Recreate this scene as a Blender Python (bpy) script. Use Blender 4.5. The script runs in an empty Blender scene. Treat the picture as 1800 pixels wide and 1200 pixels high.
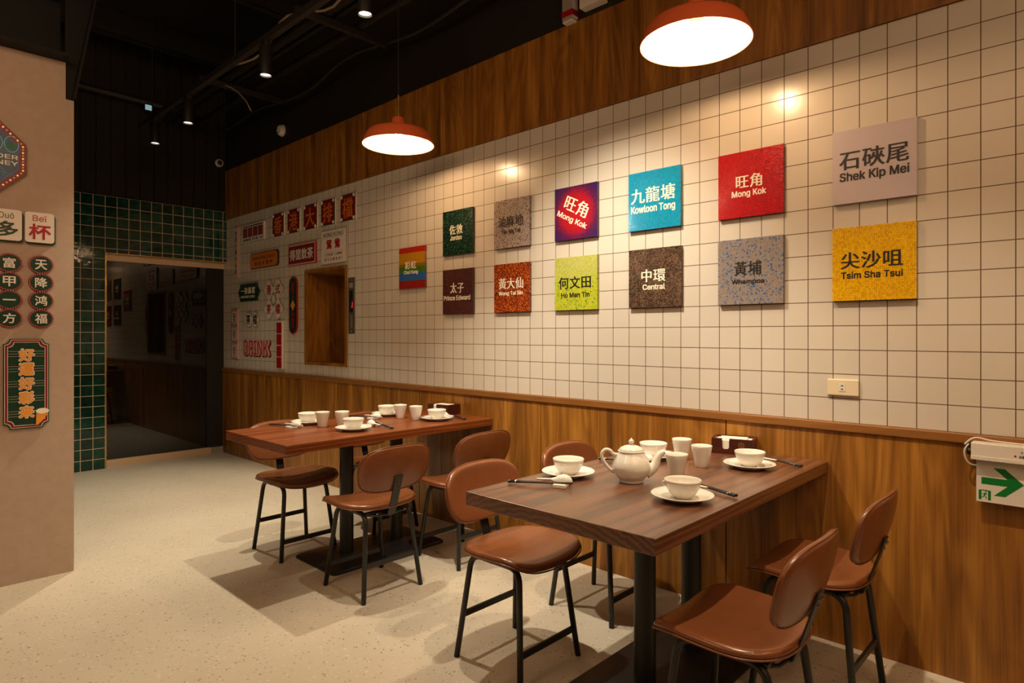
import bpy, bmesh, math, random
from mathutils import Matrix, Vector
from mathutils.geometry import delaunay_2d_cdt
random.seed(7)
PI = math.pi
S = bpy.context.scene
COL = S.collection

# ------------------------------------------------------------------ camera, light, exposure
cam_d = bpy.data.cameras.new('camera'); cam = bpy.data.objects.new('camera', cam_d); COL.objects.link(cam)
cam_d.sensor_width = 36.0; cam_d.lens = 1111.0 / 1800.0 * 36.0
cam_d.shift_y = (587.3 - 600.0) / 1800.0
cam_d.clip_start = 0.05
TH = math.radians(43.44)
_R = Vector((math.cos(TH), math.sin(TH), 0)); _F = Vector((-math.sin(TH), math.cos(TH), 0)); _U = Vector((0, 0, 1))
cam.matrix_world = Matrix(((_R.x, _U.x, -_F.x, 0.243), (_R.y, _U.y, -_F.y, -2.844), (_R.z, _U.z, -_F.z, 1.281), (0, 0, 0, 1)))
S.camera = cam
S.view_settings.view_transform = 'Standard'; S.view_settings.look = 'None'
S.view_settings.gamma = 1.0; S.view_settings.exposure = 0.12
S.view_settings.use_curve_mapping = False
w = bpy.data.worlds.new('world'); S.world = w; w.use_nodes = True
w.node_tree.nodes['Background'].inputs['Color'].default_value = (1, .7, .45, 1)
w.node_tree.nodes['Background'].inputs['Strength'].default_value = 0.02

WARM = (1.0, 0.64, 0.37); SPOTC = (1.0, 0.86, 0.64)
def lamp(name, kind, loc, energy, color, size=.05, aim=None, angle=70, blend=.5, sy=None):
    d = bpy.data.lights.new(name, kind); d.energy = energy; d.color = color
    if kind == 'AREA':
        d.shape = 'RECTANGLE'; d.size = size; d.size_y = sy or size
    else:
        d.shadow_soft_size = size
    if kind == 'SPOT':
        d.spot_size = math.radians(angle); d.spot_blend = blend
    o = bpy.data.objects.new(name, d); COL.objects.link(o); o.location = loc
    if aim is not None:
        o.rotation_euler = (Vector(aim) - Vector(loc)).to_track_quat('-Z', 'Y').to_euler()
    return o
# track spotlights (the fixtures themselves are built further down, same places)
TRY, TRZ = -1.03, 2.90
SPOTS = [(-0.40, 114, (-.30, -.95, 0), 88), (-1.62, 200, (-1.66, -.14, .9), 80), (-2.50, 118, (-2.55, -1.20, 0), 88), (-3.60, 155, (-3.9, -1.5, 0), 84),
         (-4.90, 175, (-5.05, -1.6, 0), 78), (-5.65, 24, (-5.8, -1.0, 0), 80)]
for i, (sx, e, aim, ang) in enumerate(SPOTS):
    lamp('track_beam', 'SPOT', (sx, TRY, TRZ - .015), e, (1.0, .77, .52) if i == 0 else (1.0, .89, .70) if i == 1 else SPOTC, .022, aim, ang, .95 if i == 1 else .6)
# added unseen area fills, standing in for the room's lamps behind the camera
lamp('room_fill', 'AREA', (1.6, -2.2, 3.3), 32, (1.0, .62, .34), 2.4, (-.8, -1.3, .2), sy=1.6)
lamp('room_fill', 'AREA', (-1.2, -4.4, 3.3), 14, WARM, 3.0, (-2.6, -1.0, .2), sy=1.2)
lamp('room_fill', 'AREA', (-1.6, -3.2, 2.9), 17, WARM, .9, (-3.84, -2.4, 1.3), sy=.9)  # added fill aimed to brighten the pink partition

# ------------------------------------------------------------------ materials
def rgb(*c): return tuple((v / 255 / 12.92 if v <= 10 else ((v / 255 + .055) / 1.055) ** 2.4) for v in c) + (1,)
class N:
    """small node helper"""
    def __init__(s, name, rough=.5, color=(.5, .5, .5, 1), metal=0, spec=.5, coat=0):
        s.m = bpy.data.materials.new(name); s.m.use_nodes = True; s.t = s.m.node_tree
        s.b = s.t.nodes['Principled BSDF']
        s.b.inputs['Base Color'].default_value = color; s.b.inputs['Roughness'].default_value = rough
        s.b.inputs['Metallic'].default_value = metal; s.b.inputs['Specular IOR Level'].default_value = spec
        s.b.inputs['Coat Weight'].default_value = coat; s.b.inputs['Coat Roughness'].default_value = .15
    def n(s, typ, **k):
        nd = s.t.nodes.new('ShaderNode' + typ)
        for a, v in k.items():
            if a.startswith('i_'):
                key = a[2:]; key = int(key) if key.isdigit() else key.replace('_', ' ')
                nd.inputs[key].default_value = v
            else: setattr(nd, a, v)
        return nd
    def l(s, a, ao, b, bi): s.t.links.new(a.outputs[ao], b.inputs[bi])
    def math(s, op, a, b=None, c=None):
        nd = s.n('Math', operation=op)
        for i, v in enumerate((a, b, c)):
            if v is None: continue
            if isinstance(v, (int, float)): nd.inputs[i].default_value = v
            else: s.t.links.new(v, nd.inputs[i])
        return nd.outputs[0]
    def obj(s): return s.n('TexCoord').outputs['Object']
    def sep(s, v):
        nd = s.n('SeparateXYZ'); s.t.links.new(v, nd.inputs[0]); return nd.outputs
    def comb(s, x, y, z):
        nd = s.n('CombineXYZ')
        for i, v in enumerate((x, y, z)):
            if isinstance(v, (int, float)): nd.inputs[i].default_value = v
            else: s.t.links.new(v, nd.inputs[i])
        return nd.outputs[0]
    def ramp(s, fac, stops, interp='LINEAR'):
        nd = s.n('ValToRGB'); r = nd.color_ramp; r.interpolation = interp
        while len(r.elements) < len(stops): r.elements.new(.5)
        for e, (p, c) in zip(r.elements, stops): e.position = p; e.color = c
        s.t.links.new(fac, nd.inputs[0]); return nd.outputs[0]
    def mix(s, f, a, b, blend='MIX'):
        nd = s.n('Mix', data_type='RGBA', blend_type=blend)
        for sock, v in ((nd.inputs[0], f), (nd.inputs[6], a), (nd.inputs[7], b)):
            if isinstance(v, (int, float, tuple)): sock.default_value = v
            else: s.t.links.new(v, sock)
        return nd.outputs[2]
    def scale(s, v, sc):
        nd = s.n('VectorMath', operation='MULTIPLY'); s.t.links.new(v, nd.inputs[0]); nd.inputs[1].default_value = sc
        return nd.outputs[0]
    def noise(s, v, sc, detail=4, rough=.55, dist=0):
        nd = s.n('TexNoise'); nd.inputs['Scale'].default_value = sc; nd.inputs['Detail'].default_value = detail
        nd.inputs['Roughness'].default_value = rough; nd.inputs['Distortion'].default_value = dist
        s.t.links.new(v, nd.inputs['Vector']); return nd.outputs['Fac']
    def color(s, c): s.t.links.new(c, s.b.inputs['Base Color'])
    def rough(s, c): s.t.links.new(c, s.b.inputs['Roughness'])
    def bump(s, h, strength=.2, dist=.002):
        nd = s.n('Bump'); nd.inputs['Strength'].default_value = strength; nd.inputs['Distance'].default_value = dist
        s.t.links.new(h, nd.inputs['Height']); s.t.links.new(nd.outputs[0], s.b.inputs['Normal'])

def plain(name, c, rough=.5, metal=0, spec=.5, coat=0): return N(name, rough, c, metal, spec, coat).m
def glow(name, c, strength):
    k = N(name, .4, c); k.b.inputs['Emission Color'].default_value = c; k.b.inputs['Emission Strength'].default_value = strength
    return k.m

def grid_mask(k, u, v, pitch, u0, v0, gw, vert=True):
    """1 on grout lines"""
    def line(c, o):
        f = k.math('FRACT', k.math('DIVIDE', k.math('SUBTRACT', c, o - 50 * pitch), pitch))
        d = k.math('MULTIPLY', k.math('MINIMUM', f, k.math('SUBTRACT', 1.0, f)), pitch)
        return k.math('LESS_THAN', d, gw / 2)
    return k.math('MAXIMUM', line(u, u0), line(v, v0))
def cell_rand(k, u, v, pitch, u0, v0):
    cu = k.math('FLOOR', k.math('DIVIDE', k.math('SUBTRACT', u, u0), pitch)); cv = k.math('FLOOR', k.math('DIVIDE', k.math('SUBTRACT', v, v0), pitch))
    wn = k.n('TexWhiteNoise', noise_dimensions='3D'); k.t.links.new(k.comb(cu, cv, 3.0), wn.inputs['Vector'])
    return wn

def mat_tile():
    k = N('cream_tile', .22, spec=.45)
    x, y, z = k.sep(k.obj())
    g = grid_mask(k, x, z, .1, 0, .916, .0034)
    r = cell_rand(k, x, z, .1, 0, .916)
    c = k.mix(r.outputs['Value'], (.60, .535, .45, 1), (.635, .57, .485, 1))
    c = k.mix(g, c, (.10, .055, .025, 1))
    k.color(c); k.rough(k.math('ADD', .22, k.math('MULTIPLY', g, .5)))
    h = k.math('SUBTRACT', k.math('MULTIPLY', k.noise(k.obj(), 7, 2), .5), g)
    k.bump(h, .25, .0012); return k.m
def mat_green_tile():
    k = N('green_glazed_tile', .09, spec=.35)
    x, y, z = k.sep(k.obj())
    g = grid_mask(k, y, z, .1, -1.137, .0, .0055)
    r = cell_rand(k, y, z, .1, -1.137, .0)
    nz = k.noise(k.obj(), 14, 4, .6)
    c = k.ramp(k.math('ADD', k.math('MULTIPLY', nz, .7), k.math('MULTIPLY', r.outputs['Value'], .3)), [(.3, (.002, .022, .013, 1)), (.55, (.005, .048, .029, 1)), (.8, (.014, .095, .06, 1))])
    c = k.mix(g, c, (.66, .54, .37, 1)); k.color(c)
    k.rough(k.math('ADD', .09, k.math('MULTIPLY', g, .6)))
    h = k.math('ADD', k.math('SUBTRACT', k.math('MULTIPLY', k.noise(k.obj(), 9, 2), 1.2), g), k.math('MULTIPLY', r.outputs['Value'], .5))
    k.bump(h, .5, .004); return k.m
def mat_wood(name, dark, mid, light, axis, rough=.35, ring=1.0, spec=.45):
    """long grain along axis (0,1,2): broad streaks, contour-like cathedral lines, fine pores"""
    k = N(name, rough, spec=spec)
    o = k.obj()
    def st(a, b):
        q = [a, a, a]; q[axis] = b; return k.scale(o, tuple(q))
    broad = k.noise(st(9.0, .36), 1.0, 6, .62, .5 * ring)
    cont = k.math('SINE', k.math('MULTIPLY', k.noise(st(4.2, .55), 1.0, 2, .45, .3), 95.0))
    fin = k.noise(st(210.0, 3.2), 1.0, 3, .6)
    f = k.math('ADD', k.math('MULTIPLY', broad, .80), k.math('ADD', k.math('MULTIPLY', fin, .20), k.math('MULTIPLY', cont, .035)))
    k.color(k.ramp(f, [(.32, dark), (.50, mid), (.69, light)]))
    k.bump(fin, .05, .0008); return k.m
def mat_endgrain_table(name, dark, mid, light, coat):
    """solid slab: long grain on top, growth rings on the end"""
    k = N(name, .30, spec=.5, coat=coat); k.b.inputs['Coat Roughness'].default_value = .28
    o = k.obj()
    rings = k.n('TexWave', wave_type='RINGS', rings_direction='Y')
    k.t.links.new(k.scale(o, (1.0, .06, 1.0)), rings.inputs['Vector'])
    rings.inputs['Scale'].default_value = 17; rings.inputs['Distortion'].default_value = 5.0; rings.inputs['Detail'].default_value = 3; rings.inputs['Detail Scale'].default_value = 1.4
    big = k.noise(k.scale(o, (7, .7, 7)), 1, 4, .55, .4)
    fin = k.noise(k.scale(o, (150, 4, 150)), 1, 3)
    f = k.math('ADD', k.math('MULTIPLY', big, .55), k.math('ADD', k.math('MULTIPLY', fin, .2), k.math('MULTIPLY', rings.outputs['Fac'], .34)))
    k.color(k.ramp(f, [(.3, dark), (.5, mid), (.72, light)]))
    k.rough(k.math('ADD', .24, k.math('MULTIPLY', fin, .16)))
    k.bump(fin, .05, .0008); return k.m
def mat_floor():
    k = N('speckled_floor', .5, spec=.35)
    o = k.obj()
    base = k.ramp(k.noise(o, 2.2, 5), [(.3, (.43, .365, .275, 1)), (.7, (.50, .43, .33, 1))])
    m = k.noise(o, 55, 4, .7)
    base = k.mix(k.math('MULTIPLY', m, .55), base, (.55, .48, .375, 1))
    def specks(sc, thr, seed):
        v = k.n('TexVoronoi', feature='F1'); 
        vm = k.n('VectorMath', operation='ADD'); k.t.links.new(k.scale(o, (sc, sc * .75, sc)), vm.inputs[0]); vm.inputs[1].default_value = (seed, seed * 1.7, 0)
        k.t.links.new(vm.outputs[0], v.inputs['Vector']); v.inputs['Scale'].default_value = 1
        sel = k.sep(v.outputs['Color'])
        return k.math('MULTIPLY', k.math('LESS_THAN', v.outputs['Distance'], k.math('MULTIPLY', sel[1], thr)), k.math('LESS_THAN', sel[0], .35))
    c = k.mix(specks(85, .36, 3.1), base, (.28, .22, .15, 1))
    c = k.mix(specks(62, .26, 8.3), c, (.20, .155, .10, 1))
    c = k.mix(specks(70, .34, 5.7), c, (.60, .535, .43, 1))
    k.color(c); k.bump(k.noise(o, 220, 3), .05, .0006); return k.m
def mat_plaster():
    k = N('pink_beige_plaster', .75, spec=.25)
    o = k.obj()
    k.color(k.ramp(k.noise(o, 18, 5, .65), [(.3, (.40, .295, .225, 1)), (.7, (.44, .33, .255, 1))]))
    k.bump(k.noise(o, 120, 4, .65), .25, .0012); return k.m
def mat_leather():
    k = N('brown_leather', .27, spec=.55)
    o = k.obj()
    k.color(k.ramp(k.noise(o, 9, 4), [(.2, (.175, .057, .019, 1)), (.8, (.215, .073, .026, 1))]))
    return k.m
def mat_mosaic(name, stops, n=44, grout=(.05, .04, .03, 1), gmix=.55, interp='CONSTANT', img=None, jit=.5):
    """30 cm station panel of tiny glass tiles; object space: panel centred at the origin, x right, y up"""
    k = N(name, .17, spec=.4, coat=.1)
    o = k.obj(); x, y, z = k.sep(o); p = .3 / n
    wn = cell_rand(k, x, y, p, -.15, -.15)
    if img: c = img(k, x, y, wn)
    else: c = k.ramp(wn.outputs['Value'], stops, interp)
    g = grid_mask(k, x, y, p, -.15, -.15, p * .16)
    k.color(k.mix(k.math('MULTIPLY', g, gmix), c, grout))
    hsep = k.sep(wn.outputs['Color'])
    fx = k.math('FRACT', k.math('DIVIDE', k.math('ADD', x, .15), p)); fy = k.math('FRACT', k.math('DIVIDE', k.math('ADD', y, .15), p))
    tilt = k.math('ADD', k.math('MULTIPLY', k.math('SUBTRACT', hsep[0], .5), fx), k.math('MULTIPLY', k.math('SUBTRACT', hsep[1], .5), fy))
    k.bump(k.math('SUBTRACT', k.math('MULTIPLY', tilt, jit), k.math('MULTIPLY', g, .25)), .45, .002); return k.m

M = {}
M['tile'] = mat_tile(); M['green'] = mat_green_tile(); M['floor'] = mat_floor(); M['plaster'] = mat_plaster(); M['leather'] = mat_leather()
M['panel'] = mat_wood('vertical_walnut_laminate', (.10, .034, .005, 1), (.275, .108, .015, 1), (.48, .215, .036, 1), 2, .36)
M['railw'] = mat_wood('walnut_rail', (.17, .062, .012, 1), (.24, .095, .02, 1), (.31, .13, .03, 1), 0, .4)
M['tabled'] = mat_endgrain_table('dark_brown_wood', (.052, .018, .008, 1), (.112, .042, .019, 1), (.185, .070, .031, 1), .8)  # near tabletop: browner wood tone with a coat
M['tabler'] = mat_endgrain_table('red_brown_wood', (.095, .020, .004, 1), (.165, .038, .008, 1), (.23, .062, .013, 1), .0)  # far tabletop: redder wood tone, uncoated
M['boxw'] = mat_wood('red_lacquer_wood', (.035, .006, .004, 1), (.06, .011, .006, 1), (.085, .018, .008, 1), 0, .3)
M['black'] = plain('black_paint', (.018, .014, .011, 1), .6, spec=.3)
M['black2'] = plain('black_paint_steel', (.020, .0165, .013, 1), .5, spec=.4)
M['ceil'] = plain('black_ceiling_paint', (.016, .0125, .010, 1), .8, spec=.2)
M['dark'] = plain('black_primer_steel', (.007, .006, .005, 1), .6, spec=.25)
M['metal'] = plain('black_powdercoat', (.014, .013, .012, 1), .42, spec=.5)
M['steel'] = plain('steel_screw', (.5, .48, .45, 1), .3, 1)
M['brass'] = plain('brushed_brass', (.62, .40, .13, 1), .25, 1)
M['bronze'] = N('bronze_rail', .42, (.78, .57, .38, 1), .5).m
M['ceramic'] = plain('white_ceramic', (.80, .76, .68, 1), .12, spec=.5, coat=.3)
M['white'] = plain('white_plastic', (.72, .66, .58, 1), .4)
M['ivory'] = plain('ivory_plastic', (.74, .62, .42, 1), .35)
M['signwhite'] = plain('white_acrylic', (.72, .64, .57, 1), .3)
M['red'] = plain('red_acrylic', (.36, .006, .012, 1), .28)
M['deepred'] = plain('deep_red_acrylic', (.20, .008, .012, 1), .3)
M['orange'] = plain('orange_print', (.62, .16, .012, 1), .4)
M['amber'] = plain('amber_print', (.78, .30, .03, 1), .4)
M['dgreen'] = plain('dark_green_acrylic', (.010, .042, .022, 1), .25)
M['ink'] = plain('black_ink', (.016, .012, .010, 1), .4)
M['cream'] = plain('cream_lettering', (.85, .76, .60, 1), .4)
M['grey'] = plain('grey_plastic', (.33, .28, .23, 1), .45)
M['exitgreen'] = plain('exit_green', (.0, .17, .022, 1), .4)
M['shade'] = plain('orange_enamel', (.78, .15, .045, 1), .5, spec=.35)
M['lining'] = plain('white_enamel_lining', (.74, .66, .54, 1), .5)
M['bulb'] = glow('lit_bulb', (1.0, .66, .36, 1), 270.0)
M['lens'] = glow('lit_spot_lens', (1.0, .86, .62, 1), 5.0)
M['redled'] = glow('red_indicator', (1.0, .02, .04, 1), .5)
M['screen'] = glow('bluish_indicator', (.45, .75, .85, 1), .35)
M['yellow'] = plain('yellow_print', (.75, .45, .03, 1), .4)
M['blue'] = plain('deep_blue_print', (.012, .06, .13, 1), .25)
M['purple'] = plain('violet_print', (.10, .035, .20, 1), .25)
M['cyan'] = plain('cyan_print', (.10, .42, .62, 1), .3)
M['paper'] = plain('white_paper', (.82, .76, .66, 1), .8)
M['cable'] = plain('off_white_cable', (.30, .22, .13, 1), .5)
M['pinkwhite'] = plain('pale_pink_print', (.62, .36, .32, 1), .35)
kg = N('dark_tinted_glass', .015, (.006, .005, .004, 1), 0, .5); kg.b.inputs['IOR'].default_value = 1.62
M['glass'] = kg.m
M['gold'] = plain('gold_foil', (.55, .26, .06, 1), .35, .6)

# ------------------------------------------------------------------ mesh helpers
def ident(): return Matrix.Identity(4)
def finish(name, bm, mats, parent=None, smooth=False, kind=None, M4=None):
    bmesh.ops.recalc_face_normals(bm, faces=bm.faces)
    me = bpy.data.meshes.new(name); bm.to_mesh(me); bm.free()
    for m in (mats if isinstance(mats, (list, tuple)) else [mats]): me.materials.append(m)
    if smooth:
        for p in me.polygons: p.use_smooth = True
        if smooth != True:
            me.set_sharp_from_angle(angle=math.radians(smooth))
    o = bpy.data.objects.new(name, me); COL.objects.link(o)
    if parent is not None: o.parent = parent
    if M4 is not None: o.matrix_world = M4 if parent is None else M4
    if kind: o['kind'] = kind
    return o
def thing(name, label, cat, M4=None, group=None, loc=None, rotz=0):
    o = bpy.data.objects.new(name, None); COL.objects.link(o); o.empty_display_size = .05
    if M4 is not None: o.matrix_world = M4
    elif loc is not None: o.location = loc; o.rotation_euler = (0, 0, rotz)
    return tag(o, label, cat, group)
def tag(o, label, cat, group=None):
    o['label'] = label; o['category'] = cat
    if group: o['group'] = group
    return o
def box(bm, x0, x1, y0, y1, z0, z1, mi=0, bev=0):
    v = [bm.verts.new((x, y, z)) for x in (x0, x1) for y in (y0, y1) for z in (z0, z1)]
    fs = [bm.faces.new([v[i] for i in q]) for q in ((0, 1, 3, 2), (4, 6, 7, 5), (0, 4, 5, 1), (2, 3, 7, 6), (0, 2, 6, 4), (1, 5, 7, 3))]
    for f in fs: f.material_index = mi
    if bev:
        es = {e for f in fs for e in f.edges}
        r = bmesh.ops.bevel(bm, geom=list(es), offset=bev, segments=2, profile=.5, affect='EDGES')
        for f in r['faces']: f.material_index = mi
    return v
def tube(bm, pts, r, seg=10, cap=True, radii=None):
    pts = [Vector(p) for p in pts]; n = len(pts); rings = []
    tang = []
    for i in range(n):
        t = (pts[min(i + 1, n - 1)] - pts[max(i - 1, 0)]).normalized(); tang.append(t)
    ref = Vector((0, 0, 1)) if abs(tang[0].z) < .9 else Vector((1, 0, 0))
    u = tang[0].cross(ref).normalized()
    for i in range(n):
        t = tang[i]; u = (u - t * u.dot(t)).normalized(); vv = t.cross(u)
        rr = radii[i] if radii else r
        rings.append([bm.verts.new(pts[i] + (u * math.cos(2 * PI * k / seg) + vv * math.sin(2 * PI * k / seg)) * rr) for k in range(seg)])
    for a, b in zip(rings, rings[1:]):
        for k in range(seg): bm.faces.new((a[k], a[(k + 1) % seg], b[(k + 1) % seg], b[k]))
    if cap:
        bm.faces.new(rings[0][::-1]); bm.faces.new(rings[-1])
def lathe(bm, prof, seg=32, center=(0, 0, 0), flute=None, close=False):
    cx, cy, cz = center; rings = []
    for i, (r, z) in enumerate(prof):
        if r < 1e-6: rings.append([bm.verts.new((cx, cy, cz + z))])
        else:
            ring = []
            for k in range(seg):
                a = 2 * PI * k / seg; rr = r
                if flute: rr *= 1 + flute(i, a)
                ring.append(bm.verts.new((cx + rr * math.cos(a), cy + rr * math.sin(a), cz + z)))
            rings.append(ring)
    for a, b in zip(rings, rings[1:]):
        if len(a) == 1 and len(b) == 1: continue
        for k in range(seg):
            if len(a) == 1: bm.faces.new((a[0], b[k], b[(k + 1) % seg]))
            elif len(b) == 1: bm.faces.new((a[k], a[(k + 1) % seg], b[0]))
            else: bm.faces.new((a[k], a[(k + 1) % seg], b[(k + 1) % seg], b[k]))
def prism(bm, poly, z0, z1, mi=0):
    a = [bm.verts.new((x, y, z0)) for x, y in poly]; b = [bm.verts.new((x, y, z1)) for x, y in poly]
    n = len(poly); fs = [bm.faces.new(a[::-1]), bm.faces.new(b)]
    for i in range(n): fs.append(bm.faces.new((a[i], a[(i + 1) % n], b[(i + 1) % n], b[i])))
    for f in fs: f.material_index = mi
def ring_prism(bm, outer, inner, z0, z1):
    n = len(outer)
    o0 = [bm.verts.new((x, y, z0)) for x, y in outer]; o1 = [bm.verts.new((x, y, z1)) for x, y in outer]
    i0 = [bm.verts.new((x, y, z0)) for x, y in inner]; i1 = [bm.verts.new((x, y, z1)) for x, y in inner]
    for k in range(n):
        j = (k + 1) % n
        bm.faces.new((o1[k], o1[j], i1[j], i1[k])); bm.faces.new((o0[j], o0[k], i0[k], i0[j]))
        bm.faces.new((o0[k], o0[j], o1[j], o1[k])); bm.faces.new((i0[j], i0[k], i1[k], i1[j]))
def rect(cx, cy, w, h): return [(cx - w / 2, cy - h / 2), (cx + w / 2, cy - h / 2), (cx + w / 2, cy + h / 2), (cx - w / 2, cy + h / 2)]
def rrect(cx, cy, w, h, r, seg=5):
    P = []
    for sx, sy, a0 in ((1, -1, -90), (1, 1, 0), (-1, 1, 90), (-1, -1, 180)):
        for k in range(seg + 1):
            a = math.radians(a0 + 90 * k / seg); P.append((cx + sx * (w / 2 - r) + r * math.cos(a), cy + sy * (h / 2 - r) + r * math.sin(a)))
    return P
def notched(cx, cy, w, h, r, seg=6):
    """rectangle with concave quarter-round corners"""
    P = []
    for sx, sy, a0 in ((1, -1, 180), (1, 1, 270), (-1, 1, 0), (-1, -1, 90)):
        px, py = cx + sx * w / 2, cy + sy * h / 2
        for k in range(seg + 1):
            a = math.radians(a0 - 90 * k / seg); P.append((px + r * math.cos(a), py + r * math.sin(a)))
    return P
def ell(cx, cy, rx, ry, seg=36): return [(cx + rx * math.cos(2 * PI * k / seg), cy + ry * math.sin(2 * PI * k / seg)) for k in range(seg)]
def shrink(poly, cx, cy, dx, dy):
    w = max(abs(x - cx) for x, y in poly); h = max(abs(y - cy) for x, y in poly)
    return [(cx + (x - cx) * (w - dx) / w, cy + (y - cy) * (h - dy) / h) for x, y in poly]
def wallM(x, z, y=0.0):        # local x right, y up, z out of the right wall
    return Matrix(((1, 0, 0, x), (0, 0, -1, y), (0, 1, 0, z), (0, 0, 0, 1)))
XP = -3.838
def pinkM(y, z, x=XP):         # on the pink wall, which faces +x
    return Matrix(((0, 0, 1, x), (1, 0, 0, y), (0, 1, 0, z), (0, 0, 0, 1)))

_txt = {}
FONT = None
try:      # Blender's own bundled grotesque; Chinese text stays on the default font and its bundled CJK fallback
    FONT = bpy.data.fonts.load(bpy.utils.system_resource('DATAFILES', path='fonts') + '/Inter.woff2')
except Exception: FONT = None
def fill_outlines(V, E):
    """fill glyph outlines by the non-zero rule, so overlapping contours of one letter merge"""
    nx = {}
    for a, b in E: nx.setdefault(a, []).append(b); nx.setdefault(b, []).append(a)
    seen = set(); loops = []
    for a in sorted(nx):
        if a in seen: continue
        lp = [a]; seen.add(a); cur = min(nx[a])
        while cur not in seen:
            lp.append(cur); seen.add(cur)
            nn = [q for q in nx[cur] if q not in seen]
            if not nn: break
            cur = nn[0]
        if len(lp) > 2: loops.append(lp)
    sgn = []
    for lp in loops:
        A = sum(V[lp[i]][0] * V[lp[(i + 1) % len(lp)]][1] - V[lp[(i + 1) % len(lp)]][0] * V[lp[i]][1] for i in range(len(lp)))
        sgn.append(1 if A > 0 else -1)
    fl = [lp if g > 0 else lp[::-1] for lp, g in zip(loops, sgn)]
    ov, oe, of, _, _, orig = delaunay_2d_cdt([Vector(v) for v in V], [], fl, 0, 1e-6, True)
    keep = [f for f, src in zip(of, orig) if sum(sgn[q] for q in src) != 0]
    return [(v.x, v.y, 0) for v in ov], [tuple(f) for f in keep]
def text_bm(body, res=3, space=1.0):
    key = (body, res, space)
    if key not in _txt:
        cu = bpy.data.curves.new('t', 'FONT'); cu.body = body; cu.size = 1.0; cu.align_x = 'CENTER'; cu.resolution_u = res
        if FONT and all(ord(q) < 0x250 for q in body): cu.font = FONT
        elif len(body) > 1: cu.space_character = 1.07
        cu.space_line = space; cu.fill_mode = 'NONE'
        o = bpy.data.objects.new('t', cu); COL.objects.link(o)
        dg = bpy.context.evaluated_depsgraph_get(); dg.update()
        me = bpy.data.meshes.new_from_object(o.evaluated_get(dg))
        data = fill_outlines([tuple(v.co[:2]) for v in me.vertices], [tuple(e.vertices) for e in me.edges])
        bpy.data.objects.remove(o); bpy.data.curves.remove(cu); bpy.data.meshes.remove(me)
        _txt[key] = data
    return _txt[key]
def add_text(bm, body, cx, cy, w, h, z, bold=0.0, rot=0.0, mi=0, space=1.0, depth=0.0):
    """bold: stroke growth in em; a number grows both ways, a pair grows (x, y), so (big, small) gives thick uprights"""
    V, P = text_bm(body, 3, space)
    if not V: return
    bx, by = bold if isinstance(bold, tuple) else (bold, bold)
    x0, x1 = min(v[0] for v in V) - bx, max(v[0] for v in V) + bx; y0, y1 = min(v[1] for v in V) - by, max(v[1] for v in V) + by
    sx = w / max(x1 - x0, 1e-6); sy = h / max(y1 - y0, 1e-6)
    ca, sa = math.cos(rot), math.sin(rot)
    if bx + by < 1e-5: sh = [(0, 0)]
    elif max(bx, by) < .05: sh = [(-bx, -by), (bx, -by), (-bx, by), (bx, by)]
    else: sh = [(bx * math.cos(PI * k / 6), by * math.sin(PI * k / 6)) for k in range(12)] + [(bx * .5 * math.cos(PI * k / 3), by * .5 * math.sin(PI * k / 3)) for k in range(6)]
    for q, (dx, dy) in enumerate(sh):
        vs = []; zz = z + .00001 * q
        for v in V:
            x = (v[0] + dx - (x0 + x1) / 2) * sx; y = (v[1] + dy - (y0 + y1) / 2) * sy
            vs.append(bm.verts.new((cx + ca * x - sa * y, cy + sa * x + ca * y, zz + depth)))
        fs = []
        for p in P:
            try: fs.append(bm.faces.new([vs[i] for i in p]))
            except ValueError: pass
        for f in fs: f.material_index = mi
        if depth:
            for e in {e for f in fs for e in f.edges if len(e.link_faces) == 1}:
                a, b = e.verts
                c = bm.verts.new((a.co.x, a.co.y, z)); d = bm.verts.new((b.co.x, b.co.y, z)); bm.faces.new((a, b, d, c))
def text(parent, body, cx, cy, w, h, z, mat, bold=.012, rot=0, name='lettering', space=1.0, depth=.0008):
    bm = bmesh.new(); add_text(bm, body, cx, cy, w, h, z, bold, rot, space=space, depth=depth)
    return finish(name, bm, mat, parent)
def part(name, parent, mat, fn, smooth=False):
    bm = bmesh.new(); fn(bm); return finish(name, bm, mat, parent, smooth)

# ------------------------------------------------------------------ setting
def structure(name, mat, fn, smooth=False):
    bm = bmesh.new(); fn(bm); return finish(name, bm, mat, None, smooth, 'structure')
ZW, ZT, ZU, ZC = .916, 2.516, 3.045, 4.15
XB, XD = -6.71, -6.80           # green wall face, glass door plane
structure('floor', M['floor'], lambda b: box(b, -7.6, 3.4, -6.2, .3, -.12, 0))
structure('ceiling', M['ceil'], lambda b: box(b, -7.6, 3.4, -6.2, .3, ZC, ZC + .12))
NX0, NX1, NZ0, NZ1 = -5.0, -4.312, 1.012, 1.852
def f_wr(b):
    for x0, x1, z0, z1 in ((-6.95, NX0, ZW, ZT), (NX1, 3.3, ZW, ZT), (NX0, NX1, ZW, NZ0), (NX0, NX1, NZ1, ZT)):
        box(b, x0, x1, 0, .06, z0, z1, 0)
    box(b, -6.95, 3.3, .0, .12, ZU, ZC, 1)
    box(b, -6.95, 3.3, .06, .12, 0, NZ0, 1); box(b, -6.95, 3.3, .06, .12, NZ1, ZU, 1)
    box(b, -6.95, NX0, .06, .12, NZ0, NZ1, 1); box(b, NX1, 3.3, .06, .12, NZ0, NZ1, 1)
structure('wall_right', [M['tile'], M['black']], f_wr)
def f_band(b): box(b, -6.80, 3.3, -.006, .06, ZT, ZU); box(b, -6.80, 3.3, -.010, -.004, ZT, ZT + .010)
structure('trim_1', M['panel'], f_band)
def f_wains(b):
    cuts = [-6.80, -5.64, -4.496, -3.352, -2.204, -1.062, .08, 1.22, 2.36, 3.3]
    for a, c in zip(cuts, cuts[1:]): box(b, a + .003, c - .003, -.012, .06, 0, ZW - .035)
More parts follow.
